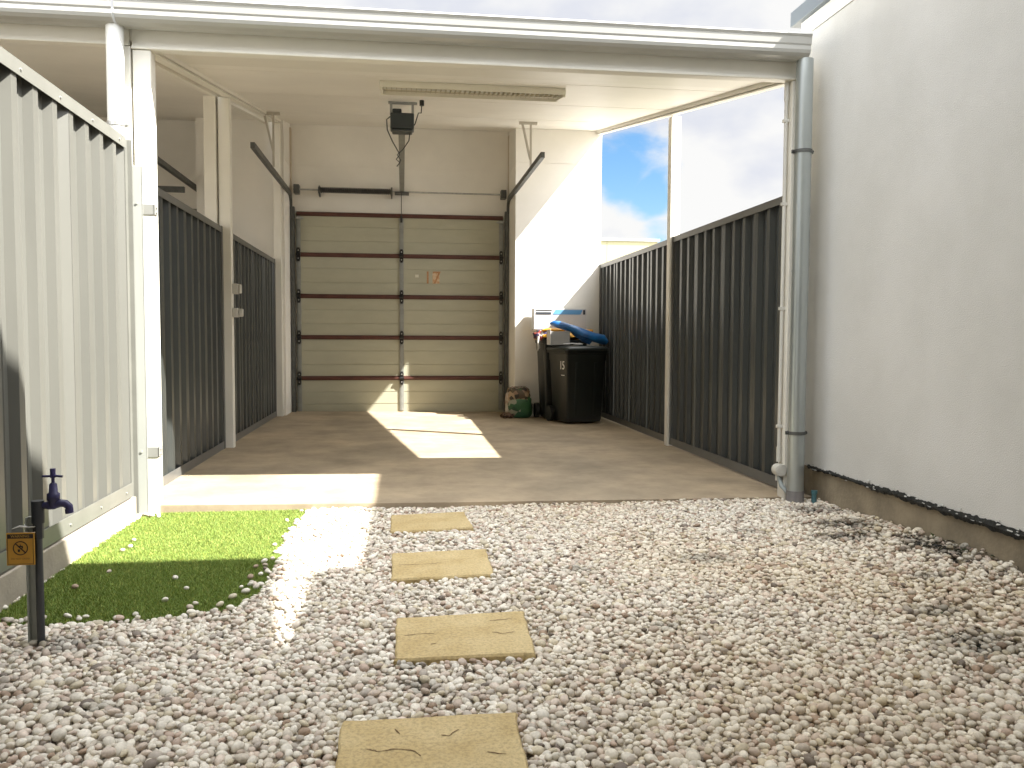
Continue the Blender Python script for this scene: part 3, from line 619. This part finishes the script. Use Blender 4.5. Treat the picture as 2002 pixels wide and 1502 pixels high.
# ------------------------------------------------------------ fences
def fence(x, y0, y1, zbot, ztop, side, label, rail=.055, post0=True, post1=True, plinth=None, pitch=.205, depth=.038, SH=None, RL=None):
    SH = SH or FENCE_SHADED; RL = RL or FRAIL_SHADED
    """side = +1: seen from +x; the sheet sits behind the rails"""
    r = thing('steel_fence', (x, (y0+y1)/2, 0), label, 'fence', 'corrugated steel fence panels')
    prof = [0, .03, .05, .155, .175]
    n = int((y1-y0)/.82)+1; yy = y0; L0 = (y1-y0)/n
    for k in range(n):
        pts_ = []; a0 = y0+k*L0+.004; a1 = y0+(k+1)*L0-.0005
        y = a0; j = 0
        seq = [(0, 0), (.052, 0), (.068, 1), (.098, 1), (.101, .88), (.104, 1), (.140, 1), (.143, .88), (.146, 1), (.189, 1)]
        b = a0
        while b < a1:
            for u, v in seq:
                if b+u < a1: pts_.append((x-side*(.004+depth*v), b+u))
            b += pitch
        pts_.append((x-side*.004, a1))
        s_ = MB(); s_.prism([(px_, py_, zbot+.01) for px_, py_ in pts_], (0, 0, ztop-zbot-rail-.012+.03), closed=False)
        s_.build('sheet', SH, r, solid=.0012)
    xa, xb = sorted((x+side*.006, x-side*.046))
    s_ = MB(); s_.box(xa, xb, y0, y1, ztop-.004, ztop); s_.box(x+side*.006-.0015, x+side*.006+.0015, y0, y1, ztop-rail, ztop); s_.box(x-side*.046-.0015, x-side*.046+.0015, y0, y1, ztop-rail, ztop)
    s_.build('top_rail', RL, r, bevel=.0012)
    s_ = MB(); s_.box(xa, xb, y0, y1, zbot, zbot+.004); s_.box(x+side*.006-.0015, x+side*.006+.0015, y0, y1, zbot, zbot+rail+.018); s_.box(x-side*.046-.0015, x-side*.046+.0015, y0, y1, zbot, zbot+rail)
    s_.build('bottom_rail', RL, r, bevel=.0012)
    for on, a, sg in ((post0, y0, -1), (post1, y1, 1)):
        if on:
            s_ = MB(); b = a+sg*.045
            s_.box(xa-.006, xb+.006, min(a, b), max(a, b), zbot-.12 if plinth else zbot, ztop+.005); s_.build('post', RL, r, bevel=.003)
    if plinth:
        s_ = MB(); s_.box(x-side*.05, x+side*.014, y0, y1+.045, plinth, zbot-.008); s_.build('plinth', CONC, r, bevel=.006)
    return r
fence(-1.585, 1.9, 5.13, .11, 2.20, 1, 'tall sunlit fence with concrete plinth beside the turf', post1=False, plinth=-.18, rail=.065, SH=FENCE, RL=FRAIL)
rr_ = [o for o in col.objects if o.name.startswith('steel_fence')][0]
s_ = MB(); s_.box(-1.64, -1.628, 5.13, 5.20, .11, 2.18); s_.build('gap_backing', DARK, rr_)
for k in range(8):
    s_ = MB(); yk = 2.15+k*.41
    s_.cyl((-1.580, yk, 2.163), (-1.572, yk, 2.163), .0065, 6); s_.build('screw', BOLT, rr_)
    s_ = MB(); s_.cyl((-1.580, yk, .150), (-1.572, yk, .150), .0065, 6); s_.build('screw', BOLT, rr_)
s_ = MB(); s_.box(-1.612, -1.60, 5.185, 5.235, -.12, 2.205); s_.box(-1.60, -1.575, 5.225, 5.235, -.12, 2.205); s_.build('post', FRAIL, rr_)
s_ = MB(); s_.box(-1.582, -1.575, 5.24, 5.335, -.10, 2.06); s_.box(-1.582, -1.525, 5.24, 5.247, -.10, 2.06); s_.box(-1.53, -1.525, 5.24, 5.255, -.10, 2.06)
s_.cyl((-1.555, 5.234, .36), (-1.555, 5.241, .36), .007, 8); s_.cyl((-1.555, 5.234, 1.84), (-1.555, 5.241, 1.84), .007, 8); s_.build('end_channel', mat('channel_grey', (.36, .37, .34), .45, nscale=4, namt=.1, stretch=(1, 1, .3)), rr_, bevel=.002)
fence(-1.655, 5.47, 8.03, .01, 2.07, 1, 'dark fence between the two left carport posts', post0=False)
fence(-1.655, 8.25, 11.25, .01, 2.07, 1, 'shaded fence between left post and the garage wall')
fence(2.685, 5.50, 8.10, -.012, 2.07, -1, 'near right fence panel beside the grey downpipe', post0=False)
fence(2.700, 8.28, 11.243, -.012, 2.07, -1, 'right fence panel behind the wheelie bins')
fence(9.5, 2, 18, 0, 1.9, -1, 'distant fence beyond the right hand yard') if False else None

# ------------------------------------------------------------ right building
b_ = thing('rendered_house', (2.8, 3, 0), 'house side with plain pale rendered wall and grey roof edge', 'building')
s_ = MB(); s_.box(2.80, 6.5, -4.5, 5.56, .172, 3.17); s_.build('wall', RWALL, b_, bevel=.006)
s_ = MB(); s_.box(2.795, 6.5, -4.5, 5.70, 3.172, 3.278); s_.build('fascia', WHITE, b_)
s_ = MB(); s_.box(2.76, 6.6, 2.42, 5.80, 3.28, 3.385)
s_.build('roof_edge', SLATE, b_, bevel=.004)
s_ = MB(); s_.prism([(2.76, 2.416, 3.28), (2.76, 2.416, 3.40), (2.76, 2.20, 3.63), (2.76, -4.6, 3.63), (2.76, -4.6, 3.28)], (3.8, 0, 0)); s_.build('unseen_roof_step', SLATE, b_)  # unseen step, raised and slanted to shape the sunlit spike on the gravel
s_ = MB(); s_.box(2.825, 6.4, -4.5, 5.78, -.3, .17); s_.build('footing', FOOT, b_, bevel=.008)
# ragged bitumen strip
s_ = MB(); ys_ = np.arange(.5, 5.46, .012); zt_ = .178; pr = random.Random(3)
top_ = []; bot_ = []; a = b = 0
for y in ys_:
    a = a*.8+pr.gauss(0, .004); b = b*.85+pr.gauss(0, .004); near = min(1, max(0, (5.2-y)/1.8))
    top_.append((2.7955+pr.uniform(0, .002), y, .180+abs(a)*.8+.004*near)); bot_.append((2.802, y, .165-.018*near-abs(b)*.9))
vs = []; fs = []
for i in range(len(ys_)):
    t_, bb_ = top_[i], bot_[i]; vs += [t_, (2.790, ys_[i], (t_[2]+bb_[2])/2), bb_, (2.83, ys_[i], bb_[2]+.002)]
for i in range(len(ys_)-1):
    for q in range(3): fs.append((i*4+q, i*4+q+1, i*4+4+q+1, i*4+4+q))
s_.add(vs, fs); s_.build('damp_course', TAR, b_)
# peeled render flakes near the bottom
s_ = MB()
for q in range(42):
    y = pr.uniform(3.2, 4.6) if q % 3 else pr.uniform(4.6, 5.4); z = .180+pr.uniform(-.022, .022); l = pr.uniform(.008, .035); h_ = pr.uniform(.002, .006)
    s_.hexa([(2.788, y, z), (2.788, y+l, z+pr.uniform(-.004, .004)), (2.793, y+l, z+h_), (2.793, y, z+h_)], [(2.794, y, z), (2.794, y+l, z), (2.797, y+l, z+h_), (2.797, y, z+h_)])
tag(s_.build('flaking_render', mat('flake', (.45, .45, .42), .9), b_), kind='stuff')

# invented, unseen house behind the viewer: its eave is shaped to shade the near gravel
h_ = thing('invented_shade_house', (0, -1.5, 0), 'invented white rendered house, unseen behind the viewer, added so its eave shades the yard', 'house')
HZ = 4.0
s_ = MB(); s_.prism([(-4.5, 2.268, HZ), (-4.5, -2.2, HZ), (3.35, -2.2, HZ), (3.35, .78, HZ), (3.12, .83, HZ), (2.954, 1.858, HZ), (2.954, 2.268, HZ)], (0, 0, .10)); s_.build('roof', WHITE, h_)
s_ = MB(); s_.cyl((2.94, 1.90, HZ+.05), (3.37, 1.90, HZ+.05), .02, 8); s_.build('added_shade_bar', GALV, h_)  # bar added to cast the thin shade strip across the sunlit gap
s_ = MB(); s_.box(-4.5, -1.2, -2.2, -2.0, -.16, HZ-.002); s_.box(1.2, 2.79, -2.2, -2.0, -.16, HZ-.002); s_.box(-1.2, 1.2, -2.2, -2.0, 2.2, HZ-.002); s_.build('wall', RWALL, h_)
s_ = MB(); s_.box(-1.2, 1.2, -2.15, -2.12, -.1, 2.198); s_.build('glass_door', mat('door_glass', (.05, .06, .06), .05), h_)
s_ = MB(); s_.box(-1.2, -1.14, -2.118, -2.06, -.1, 2.19); s_.box(1.14, 1.2, -2.118, -2.06, -.1, 2.19); s_.box(-.03, .03, -2.118, -2.06, -.1, 2.19); s_.build('door_frame', SLATE, h_)

# neighbour's carport on the left
n_ = thing('neighbouring_carport', (-4, YF, 0), 'adjoining carport bay seen over the left fence', 'carport')
s_ = MB(); s_.box(-6.4, -1.612, YF+.004, YF+.07, 2.79, 2.955); s_.build('front_beam', CREAM, n_, bevel=.004)
s_ = MB(); s_.prism([(-6.4, y, z) for y, z in prof], (4.745, 0, 0), closed=False); s_.build('gutter', GUT, n_, solid=.003)
s_ = MB()
s_.hexa([(-6.4, YF+.073, zb(YF)+.06), (-1.70, YF+.073, zb(YF)+.06), (-1.70, YD, zb(YD)+.04), (-6.4, YD, zb(YD)+.04)][::-1], [(-6.4, YF+.073, zb(YF)+.22), (-1.70, YF+.073, zb(YF)+.22), (-1.70, 12.6, zb(12.6)+.12), (-6.4, 12.6, zb(12.6)+.12)][::-1]); s_.build('roof', CEIL, n_)
s_ = MB(); slbeam(s_, -1.70, -1.64, -1.79, -1.73, YF+.08, YN, 0, .05); s_.build('side_beam', CREAM, n_)
s_ = MB(); s_.box(-1.705, -1.606, YF, YF+.10, -.12, 2.785); s_.build('post', CREAM, n_, bevel=.005)
s_ = MB(); s_.box(-1.80, -1.692, 8.06, 8.16, -.12, zb(8.1)); s_.build('post', CREAM, n_, bevel=.005)
s_ = MB(); s_.box(-6.4, -6.25, YF, YN, -.1, 3.4); s_.build('side_wall', GWALL, n_)

# far building beyond the right fence
fb = thing('distant_house', (5, 17, 0), 'pale yellow flat topped building beyond the right fence', 'building')
s_ = MB(); s_.box(3.2, 4.20, 17, 22, -.1, 3.08); s_.box(4.206, 5.28, 17, 22, -.1, 3.08); s_.build('wall', mat('pale_yellow', (.33, .315, .20), .9, nscale=.6, namt=.05), fb)
s_ = MB(); s_.box(3.18, 5.32, 16.96, 22.05, 3.082, 3.13); s_.build('parapet_cap', mat('cap_grey', (.40, .42, .42), .5), fb)

# ------------------------------------------------------------ wheelie bins
def bin_(cx, cy_, ang, lab, lidm, hgt, lidang, name_num=None, w=.58, dp_=.66):
    b = thing('wheelie_bin', (cx, cy_, -.02), lab, 'bin', 'wheelie bins beside the garage door')
    BODY = mat('bin_body', (.013, .016, .0145), .42, nscale=5, namt=.25)
    z0_ = -.015
    s_ = MB()
    def ring(z, hw, hd, ro=.032, n=5):
        o = []
        for qx, qy, a0 in ((1, 1, 0), (-1, 1, 90), (-1, -1, 180), (1, -1, 270)):
            for k in range(n):
                a = R(a0+90*k/(n-1)); o.append((cx+qx*(hw-ro)+ro*math.cos(a), cy_+qy*(hd-ro)+ro*math.sin(a), z))
        return o
    levels = [(z0_+.02, w*.405, dp_*.39), (z0_+.05, w*.42, dp_*.405), (hgt*.80, w*.475, dp_*.47), (hgt*.82, w*.49, dp_*.485), (hgt*.90, w*.495, dp_*.49), (hgt*.905, w*.52, dp_*.52), (hgt*.94, w*.52, dp_*.52)]
    rs = [ring(*l) for l in levels]; n = len(rs[0])
    s_.smooth = True
    s_.add([v for r_ in rs for v in r_], [(i*n+j, i*n+(j+1) % n, (i+1)*n+(j+1) % n, (i+1)*n+j) for i in range(len(rs)-1) for j in range(n)])
    s_.smooth = False
    s_.add(rs[0], [tuple(range(n))[::-1]]); s_.add(rs[-1], [tuple(range(n))])
    rotmb(s_, (cx, cy_), ang); bo = s_.build('body', BODY, b, bevel=.004)
    # two vertical ribs on the front
    s_ = MB()
    for xx in (-.13, .13): s_.hexa([(cx+xx-.02, cy_-dp_*.395-.012, .08), (cx+xx+.02, cy_-dp_*.395-.012, .08), (cx+xx+.02, cy_-dp_*.36, .08), (cx+xx-.02, cy_-dp_*.36, .08)], [(cx+xx-.02, cy_-dp_*.47-.010, hgt*.78), (cx+xx+.02, cy_-dp_*.47-.010, hgt*.78), (cx+xx+.02, cy_-dp_*.43, hgt*.78), (cx+xx-.02, cy_-dp_*.43, hgt*.78)])
    rotmb(s_, (cx, cy_), ang); s_.build('front_rib', BODY, b, bevel=.004)
    # lid, hinged at the rear
    s_ = MB(); hw, hd = w*.545, dp_*.56
    r0 = ring(hgt*.942, hw, hd, .07); r1 = ring(hgt*.965, hw, hd, .07); r2 = ring(hgt*.985, hw*.93, hd*.93, .07); r3 = ring(hgt, hw*.6, hd*.6, .07); n = len(r0)
    s_.smooth = True; s_.add(r0+r1+r2+r3, [(i*n+j, i*n+(j+1) % n, (i+1)*n+(j+1) % n, (i+1)*n+j) for i in range(3) for j in range(n)]); s_.smooth = False
    s_.add(r3, [tuple(range(n))]); s_.add(r0, [tuple(range(n))[::-1]])
    if lidang:      # tilt up about the rear hinge
        ca, sa = math.cos(lidang), math.sin(lidang); yh_ = cy_+hd; zh = hgt*.94
        s_.v = [(x, yh_+(y-yh_)*ca+(z-zh)*sa, zh-(y-yh_)*sa+(z-zh)*ca) for x, y, z in s_.v]
    rotmb(s_, (cx, cy_), ang); s_.build('lid', lidm, b)
    for sg in (-1, 1):
        s_ = MB(); s_.cyl((cx+sg*w*.44, cy_+dp_*.40, .085), (cx+sg*(w*.44+.05), cy_+dp_*.40, .085), .10, 20); rotmb(s_, (cx, cy_), ang); s_.build('wheel', BLACK, b, bevel=.006)
    s_ = MB(); s_.cyl((cx-w*.40, cy_+dp_*.56, hgt*.93), (cx+w*.40, cy_+dp_*.56, hgt*.93), .015, 10); rotmb(s_, (cx, cy_), ang); s_.build('handle', BLACK, b)
    if name_num:
        ca, sa = math.cos(ang), math.sin(ang)
        lx, ly = -w*.482, -dp_*.30; lz = hgt*.74
        px_, py_ = cx+lx*ca-ly*sa, cy_+lx*sa+ly*ca
        text('number', name_num, .15, (px_-.012, py_, lz), (R(90), 0, R(-90)+ang+.0), mat('number_white', (.85, .85, .82), .6), b)
        s_ = MB(); s_.box(cx+lx-.004, cx+lx+.002, cy_+ly-.045, cy_+ly+.045, lz-.125, lz-.115); rotmb(s_, (cx, cy_), ang); s_.build('sticker', MATS['number_white'], b)
    return b
def crumple(mb, amp, f, seed):
    pr_ = random.Random(seed); ph = [pr_.uniform(0, 6) for _ in range(6)]
    mb.v = [(x+amp*math.sin(f*z+ph[0])*math.cos(f*1.3*y+ph[1]), y+amp*math.sin(f*x+ph[2])*math.cos(f*.8*z+ph[3]), z+amp*.7*math.sin(f*1.4*x+ph[4])*math.sin(f*y+ph[5])) for x, y, z in mb.v]; return mb
LIDD = mat('bin_lid_dark', (.022, .028, .024), .38, nscale=5, namt=.2); LIDY = mat('bin_lid_yellow', (.72, .38, .03), .45, nscale=6, namt=.15)
bin_(2.225, 10.51, R(14), 'dark wheelie bin in front with a white house number', LIDD, .965, 0, '15', .58, .56)
bin_(2.11, 11.01, R(4), 'wheelie bin with yellow lid standing against the back wall', LIDY, 1.10, R(4), None, .60, .46)

# things on the bins
s_ = MB(); s_.box(1.74, 2.45, 11.02, 11.24, 1.175, 1.455)
bx = thing('printed_carton', (2.1, 11.1, 1.17), 'long white carton with a dark and blue printed band on top of yellow bin lid', 'box')
CARD = mat('white_card', (.60, .60, .60), .6, nscale=6, namt=.06)
s_.build('carton', CARD, bx, bevel=.003)
for q in ((1.765, 1.97, 1.375, 1.405), (1.765, 1.98, 1.425, 1.437), (2.405, 2.435, 1.375, 1.437)):
    s_ = MB(); s_.box(q[0], q[1], 11.016, 11.0185, q[2], q[3]); s_.build('dark_print', mat('dark_print', (.05, .06, .08), .6, nscale=60, namt=.6), bx)
s_ = MB(); s_.prism([(1.99, 11.0185, 1.375), (2.37, 11.0185, 1.375), (2.40, 11.0185, 1.437), (2.03, 11.0185, 1.437)], (0, -.002, 0)); s_.build('blue_print', mat('blue_print', (.12, .33, .60), .5), bx)
s_ = MB(); s_.box(1.86, 2.11, 10.42, 10.66, .972, 1.145)
bx2 = thing('grey_carton', (2, 10.5, .97), 'small open grey carton on the front bin lid', 'box')
s_.build('carton', mat('grey_card', (.27, .27, .26), .7, nscale=5, namt=.1), bx2, bevel=.003)
s_ = MB(); s_.box(1.853, 1.859, 10.405, 10.66, .974, 1.17); s_.build('flap', CARD, bx2)
s_ = MB(); s_.box(2.16, 2.26, 10.36, 10.45, .972, .984); s_.tube([(2.0, 10.30, .985), (2.12, 10.28, .992), (2.24, 10.30, .985)], .008, 8); s_.build('loose_sheet', CARD, bx2)
s_ = MB()
s_.tube([(1.865, 10.50, 1.232), (1.90, 10.49, 1.243), (1.98, 10.48, 1.235), (2.08, 10.46, 1.205), (2.18, 10.45, 1.165), (2.30, 10.44, 1.115), (2.42, 10.44, 1.07), (2.54, 10.46, 1.04), (2.60, 10.5, 1.02)],
        [.012, .030, .046, .050, .044, .054, .056, .058, .035], 14)
s_.v = [(x, y, z+.006*math.sin(38*x+9*y)+.004*math.sin(90*y+30*x)) for x, y, z in s_.v]
s_.tube([(2.10, 10.52, 1.19), (2.2, 10.5, 1.14), (2.32, 10.5, 1.06), (2.40, 10.5, 1.0)], [.02, .05, .06, .03], 10)
crumple(s_, .011, 34, 2); bl = s_.build('folded_plastic_sheet', mat('blue_plastic', (.012, .14, .40), .28, nscale=6, c2=(.01, .07, .22), spec=.7)); tag(bl, 'shiny blue folded plastic sheet slumped across the bins', 'plastic sheet')
def blob(mb, c, r3, n=14, m=10, pw=.75):
    vs = []; 
    for i in range(m+1):
        a = -math.pi/2+math.pi*i/m
        for j in range(n):
            b = 2*math.pi*j/n; f = lambda v: math.copysign(abs(v)**pw, v)
            vs.append((c[0]+r3[0]*f(math.cos(a))*f(math.cos(b)), c[1]+r3[1]*f(math.cos(a))*f(math.sin(b)), c[2]+r3[2]*f(math.sin(a))))
    q = mb.smooth; mb.smooth = True; mb.add(vs, [(i*n+j, i*n+(j+1) % n, (i+1)*n+(j+1) % n, (i+1)*n+j) for i in range(m) for j in range(n)]); mb.smooth = q
def patchy(name, cols, scale=9, rough=.45):
    m = bpy.data.materials.new(name); m.use_nodes = True; t = m.node_tree; p = t.nodes['Principled BSDF']; p.inputs['Roughness'].default_value = rough
    c = t.nodes.new('ShaderNodeTexCoord'); v = t.nodes.new('ShaderNodeTexVoronoi'); v.inputs['Scale'].default_value = scale; t.links.new(c.outputs['Object'], v.inputs['Vector'])
    sep = t.nodes.new('ShaderNodeSeparateColor'); t.links.new(v.outputs['Color'], sep.inputs[0])
    r = t.nodes.new('ShaderNodeValToRGB'); r.color_ramp.interpolation = 'CONSTANT'
    while len(r.color_ramp.elements) < len(cols): r.color_ramp.elements.new(.5)
    for i, cc_ in enumerate(cols): r.color_ramp.elements[i].position = i/len(cols); r.color_ramp.elements[i].color = (*cc_, 1)
    t.links.new(sep.outputs[0], r.inputs[0]); t.links.new(r.outputs[0], p.inputs['Base Color']); return m
s_ = MB(); blob(s_, (1.83, 10.86, 1.10), (.095, .10, .075)); blob(s_, (1.76, 10.82, 1.09), (.06, .05, .04)); crumple(s_, .016, 45, 3)
tag(s_.build('colourful_bag', patchy('bag_colours', [(.03, .02, .06), (.25, .05, .04), (.03, .16, .08), (.06, .04, .12), (.55, .50, .48), (.02, .02, .03)], 22)), 'crumpled dark multicoloured bag hanging over the yellow bin corner', 'bag')
s_ = MB(); s_.tube([(1.76, 10.78, 1.08), (1.752, 10.77, 1.0), (1.765, 10.77, .93), (1.748, 10.77, .89)], [.02, .012, .016, .008], 8)
tag(s_.build('plastic_strap', mat('strap_white', (.5, .5, .47), .5)), 'pale strap dangling down the side of the yellow lid bin', 'strap')
s_ = MB(); blob(s_, (1.97, 10.80, 1.165), (.16, .07, .022)); blob(s_, (2.36, 10.80, 1.15), (.14, .07, .03)); crumple(s_, .01, 30, 8)
tag(s_.build('yellow_bag', mat('yellow_plastic', (.85, .42, .02), .4, nscale=12, c2=(.5, .2, .02))), 'bright yellow crumpled plastic under the blue sheet', 'bag')

# soil bag
sbg = thing('soil_bag', (1.58, 11.15, -.015), 'opened green and brown potting soil bag slumped by the door', 'bag')
s_ = MB(); blob(s_, (1.565, 11.15, .13), (.165, .12, .15), pw=.5); crumple(s_, .022, 27, 5); s_.build('bag_base', patchy('bag_green', [(.03, .11, .04), (.05, .15, .06), (.03, .10, .05), (.30, .30, .22), (.04, .12, .05), (.02, .07, .03)], 13), sbg)
s_ = MB(); blob(s_, (1.55, 11.14, .285), (.15, .10, .10), pw=.5); crumple(s_, .028, 33, 6); s_.build('bag_print', patchy('bag_print', [(.10, .07, .04), (.36, .26, .16), (.07, .10, .04), (.28, .17, .10), (.05, .04, .03)], 16), sbg)
s_ = MB(); blob(s_, (1.55, 11.13, .375), (.14, .06, .03)); crumple(s_, .02, 50, 7); s_.build('bag_mouth', patchy('bag_mouth', [(.35, .30, .24), (.06, .04, .04), (.30, .20, .16), (.08, .10, .06)], 40), sbg)
s_ = MB(); blob(s_, (1.42, 11.12, .17), (.05, .05, .16)); crumple(s_, .018, 26, 9)
tag(s_.build('paper_bag', patchy('paper_bag', [(.40, .33, .26), (.33, .24, .18), (.12, .06, .04), (.42, .38, .30)], 18)), 'narrow torn beige bag leaning on the left of the soil bag', 'bag')
s_ = MB(); blob(s_, (1.39, 11.05, .02), (.09, .05, .035)); crumple(s_, .02, 60, 12)
tag(s_.build('scattered_bark', patchy('bark', [(.12, .07, .04), (.05, .03, .02), (.2, .13, .09)], 50, .9)), 'small heap of brown bark spilt beside the torn bag', 'bark')

# ------------------------------------------------------------ garden tap and sign
tp = thing('garden_tap', (-1.28, 3.078, -.06), 'purple tap on a dark riser pipe tied to a grey stake', 'tap')
PUR = mat('purple_paint', (.035, .03, .12), .4, nscale=20, c2=(.02, .02, .05)); RIS = mat('riser_pipe', (.06, .065, .07), .4, .3, nscale=8, namt=.3, stretch=(1, 1, .2))
s_ = MB(); s_.cyl((-1.263, 3.078, -.12), (-1.263, 3.078, .43), .0128, 18); s_.build('riser', RIS, tp)
s_ = MB()
s_.cyl((-1.263, 3.078, .40), (-1.263, 3.078, .478), .021, 14); s_.cyl((-1.263, 3.078, .345), (-1.263, 3.078, .40), .018, 6)
s_.build('elbow', mat('elbow_dark', (.025, .028, .035), .5, nscale=20, namt=.3), tp, bevel=.002)
s_ = MB()
s_.tube([(-1.262, 3.078, .459), (-1.235, 3.078, .461), (-1.228, 3.078, .461), (-1.212, 3.078, .462), (-1.19, 3.078, .468), (-1.172, 3.078, .466), (-1.160, 3.078, .455), (-1.158, 3.078, .442)], [.012, .0125, .0155, .016, .014, .0135, .013, .012], 16)
s_.tube([(-1.161, 3.078, .448), (-1.159, 3.078, .432)], [.0135, .0135], 16)
s_.tube([(-1.211, 3.078, .455), (-1.211, 3.078, .478), (-1.211, 3.078, .480), (-1.211, 3.078, .502), (-1.211, 3.078, .506), (-1.211, 3.078, .535), (-1.211, 3.078, .54)], [.018, .018, .0215, .0205, .0145, .0125, .008], 16)
s_.build('spout', PUR, tp)
s_ = MB(); s_.cyl((-1.211, 3.078, .535), (-1.211, 3.078, .575), .0055, 10); s_.tube([(-1.246, 3.078, .563), (-1.20, 3.072, .565), (-1.176, 3.07, .563)], .0042, 10); s_.cyl((-1.211, 3.078, .558), (-1.211, 3.078, .590), .009, 12); s_.build('handle', PUR, tp, bevel=.001)
s_ = MB(); s_.box(-1.302, -1.279, 3.085, 3.10, -.12, .42); s_.box(-1.302, -1.298, 3.066, 3.085, -.12, .42); s_.build('stake', mat('stake_grey', (.42, .44, .40), .5, .2, nscale=9, namt=.35, stretch=(1, 1, .2)), tp)
s_ = MB()
for z_ in (.395, .375): s_.tube([(-1.283+.026*math.cos(a), 3.083+.024*math.sin(a), z_+.006*math.sin(a)) for a in [k*math.pi/8 for k in range(17)]], .0022, 6)
s_.tube([(-1.295, 3.06, .39), (-1.315, 3.055, .394), (-1.338, 3.05, .386)], [.004, .003, .001], 6); s_.build('cable_tie', mat('tie_white', (.65, .65, .62), .4), tp)
sg_ = thing('warning_sign', (-1.31, 3.05, .31), 'small yellow warning sign with a crossed circle on the tap stake', 'sign')
SY = -0
s_ = MB(); s_.box(-1.358, -1.266, 3.052, 3.055, .258, .372); s_.build('plate', mat('sign_yellow', (.62, .33, .045), .5, nscale=10, namt=.15), sg_, bevel=.0012)
SB = mat('sign_black', (.03, .02, .015), .6)
s_ = MB(); s_.box(-1.354, -1.270, 3.0505, 3.0517, .352, .367)
for a, b in (((-1.354, -1.353), (.262, .367)), ((-1.271, -1.270), (.262, .367)), ((-1.354, -1.270), (.262, .263))): s_.box(a[0], a[1], 3.0505, 3.0517, b[0], b[1])
s_.build('header_bar', SB, sg_)
s_ = MB(); n = 36; cx_, cz_ = -1.312, .318
for k in range(n):
    a0, a1 = 2*math.pi*k/n, 2*math.pi*(k+1)/n
    s_.hexa([(cx_+.0215*math.cos(a0), 3.0505, cz_+.0215*math.sin(a0)), (cx_+.0245*math.cos(a0), 3.0505, cz_+.0245*math.sin(a0)), (cx_+.0245*math.cos(a1), 3.0505, cz_+.0245*math.sin(a1)), (cx_+.0215*math.cos(a1), 3.0505, cz_+.0215*math.sin(a1))],
            [(cx_+.0215*math.cos(a0), 3.0517, cz_+.0215*math.sin(a0)), (cx_+.0245*math.cos(a0), 3.0517, cz_+.0245*math.sin(a0)), (cx_+.0245*math.cos(a1), 3.0517, cz_+.0245*math.sin(a1)), (cx_+.0215*math.cos(a1), 3.0517, cz_+.0215*math.sin(a1))])
q = .0155; s_.prism([(cx_-q-.0013, 3.0517, cz_+q-.0013), (cx_-q+.0013, 3.0517, cz_+q+.0013), (cx_+q+.0013, 3.0517, cz_-q+.0013), (cx_+q-.0013, 3.0517, cz_-q-.0013)], (0, -.0012, 0))
# tap and glass pictogram
s_.box(cx_-.006, cx_+.006, 3.0502, 3.0516, cz_+.004, cz_+.008); s_.box(cx_+.004, cx_+.008, 3.0502, 3.0516, cz_-.001, cz_+.008); s_.box(cx_-.001, cx_+.001, 3.0502, 3.0516, cz_+.008, cz_+.013)
s_.prism([(cx_-.009, 3.0515, cz_-.004), (cx_-.001, 3.0515, cz_-.004), (cx_-.002, 3.0515, cz_-.013), (cx_-.008, 3.0515, cz_-.013)], (0, -.0012, 0)); s_.build('pictogram', SB, sg_)
text('lettering', 'WARNING', .0125, (-1.312, 3.0498, .3595), (R(90), 0, 0), mat('sign_ochre', (.5, .28, .05), .6), sg_, .0003)
text('lettering', 'DO NOT DRINK', .0085, (-1.312, 3.0505, .281), (R(90), 0, 0), mat('sign_faded', (.30, .15, .03), .6), sg_, .0003)

# a few weeds at the foot of the wall
wm = mat('weed_green', (.09, .13, .03), .6, nscale=20, namt=.3)
for (x, y, z, s0) in ((2.815, 4.05, -.03, .05), (2.80, 3.78, -.02, .045)):
    s_ = MB(); pr = random.Random(int(y*100))
    for k in range(16):
        a = pr.uniform(0, 6.3); l = s0*pr.uniform(.5, 1.3); tx_, ty_ = -abs(math.cos(a))*l*.6, math.sin(a)*l*.6; w2 = .003
        s_.add([(x-w2, y, z), (x+w2, y+w2, z), (x+tx_*.6+w2, y+ty_*.6, z+l*.8), (x+tx_, y+ty_, z+l)], [(0, 1, 2), (0, 2, 3)])
    tag(s_.build('weed', wm), 'tiny green weed growing %s at the foot of the rendered wall' % ('further off' if y > 4 else 'nearer'), 'plant', 'weeds along the rendered wall')
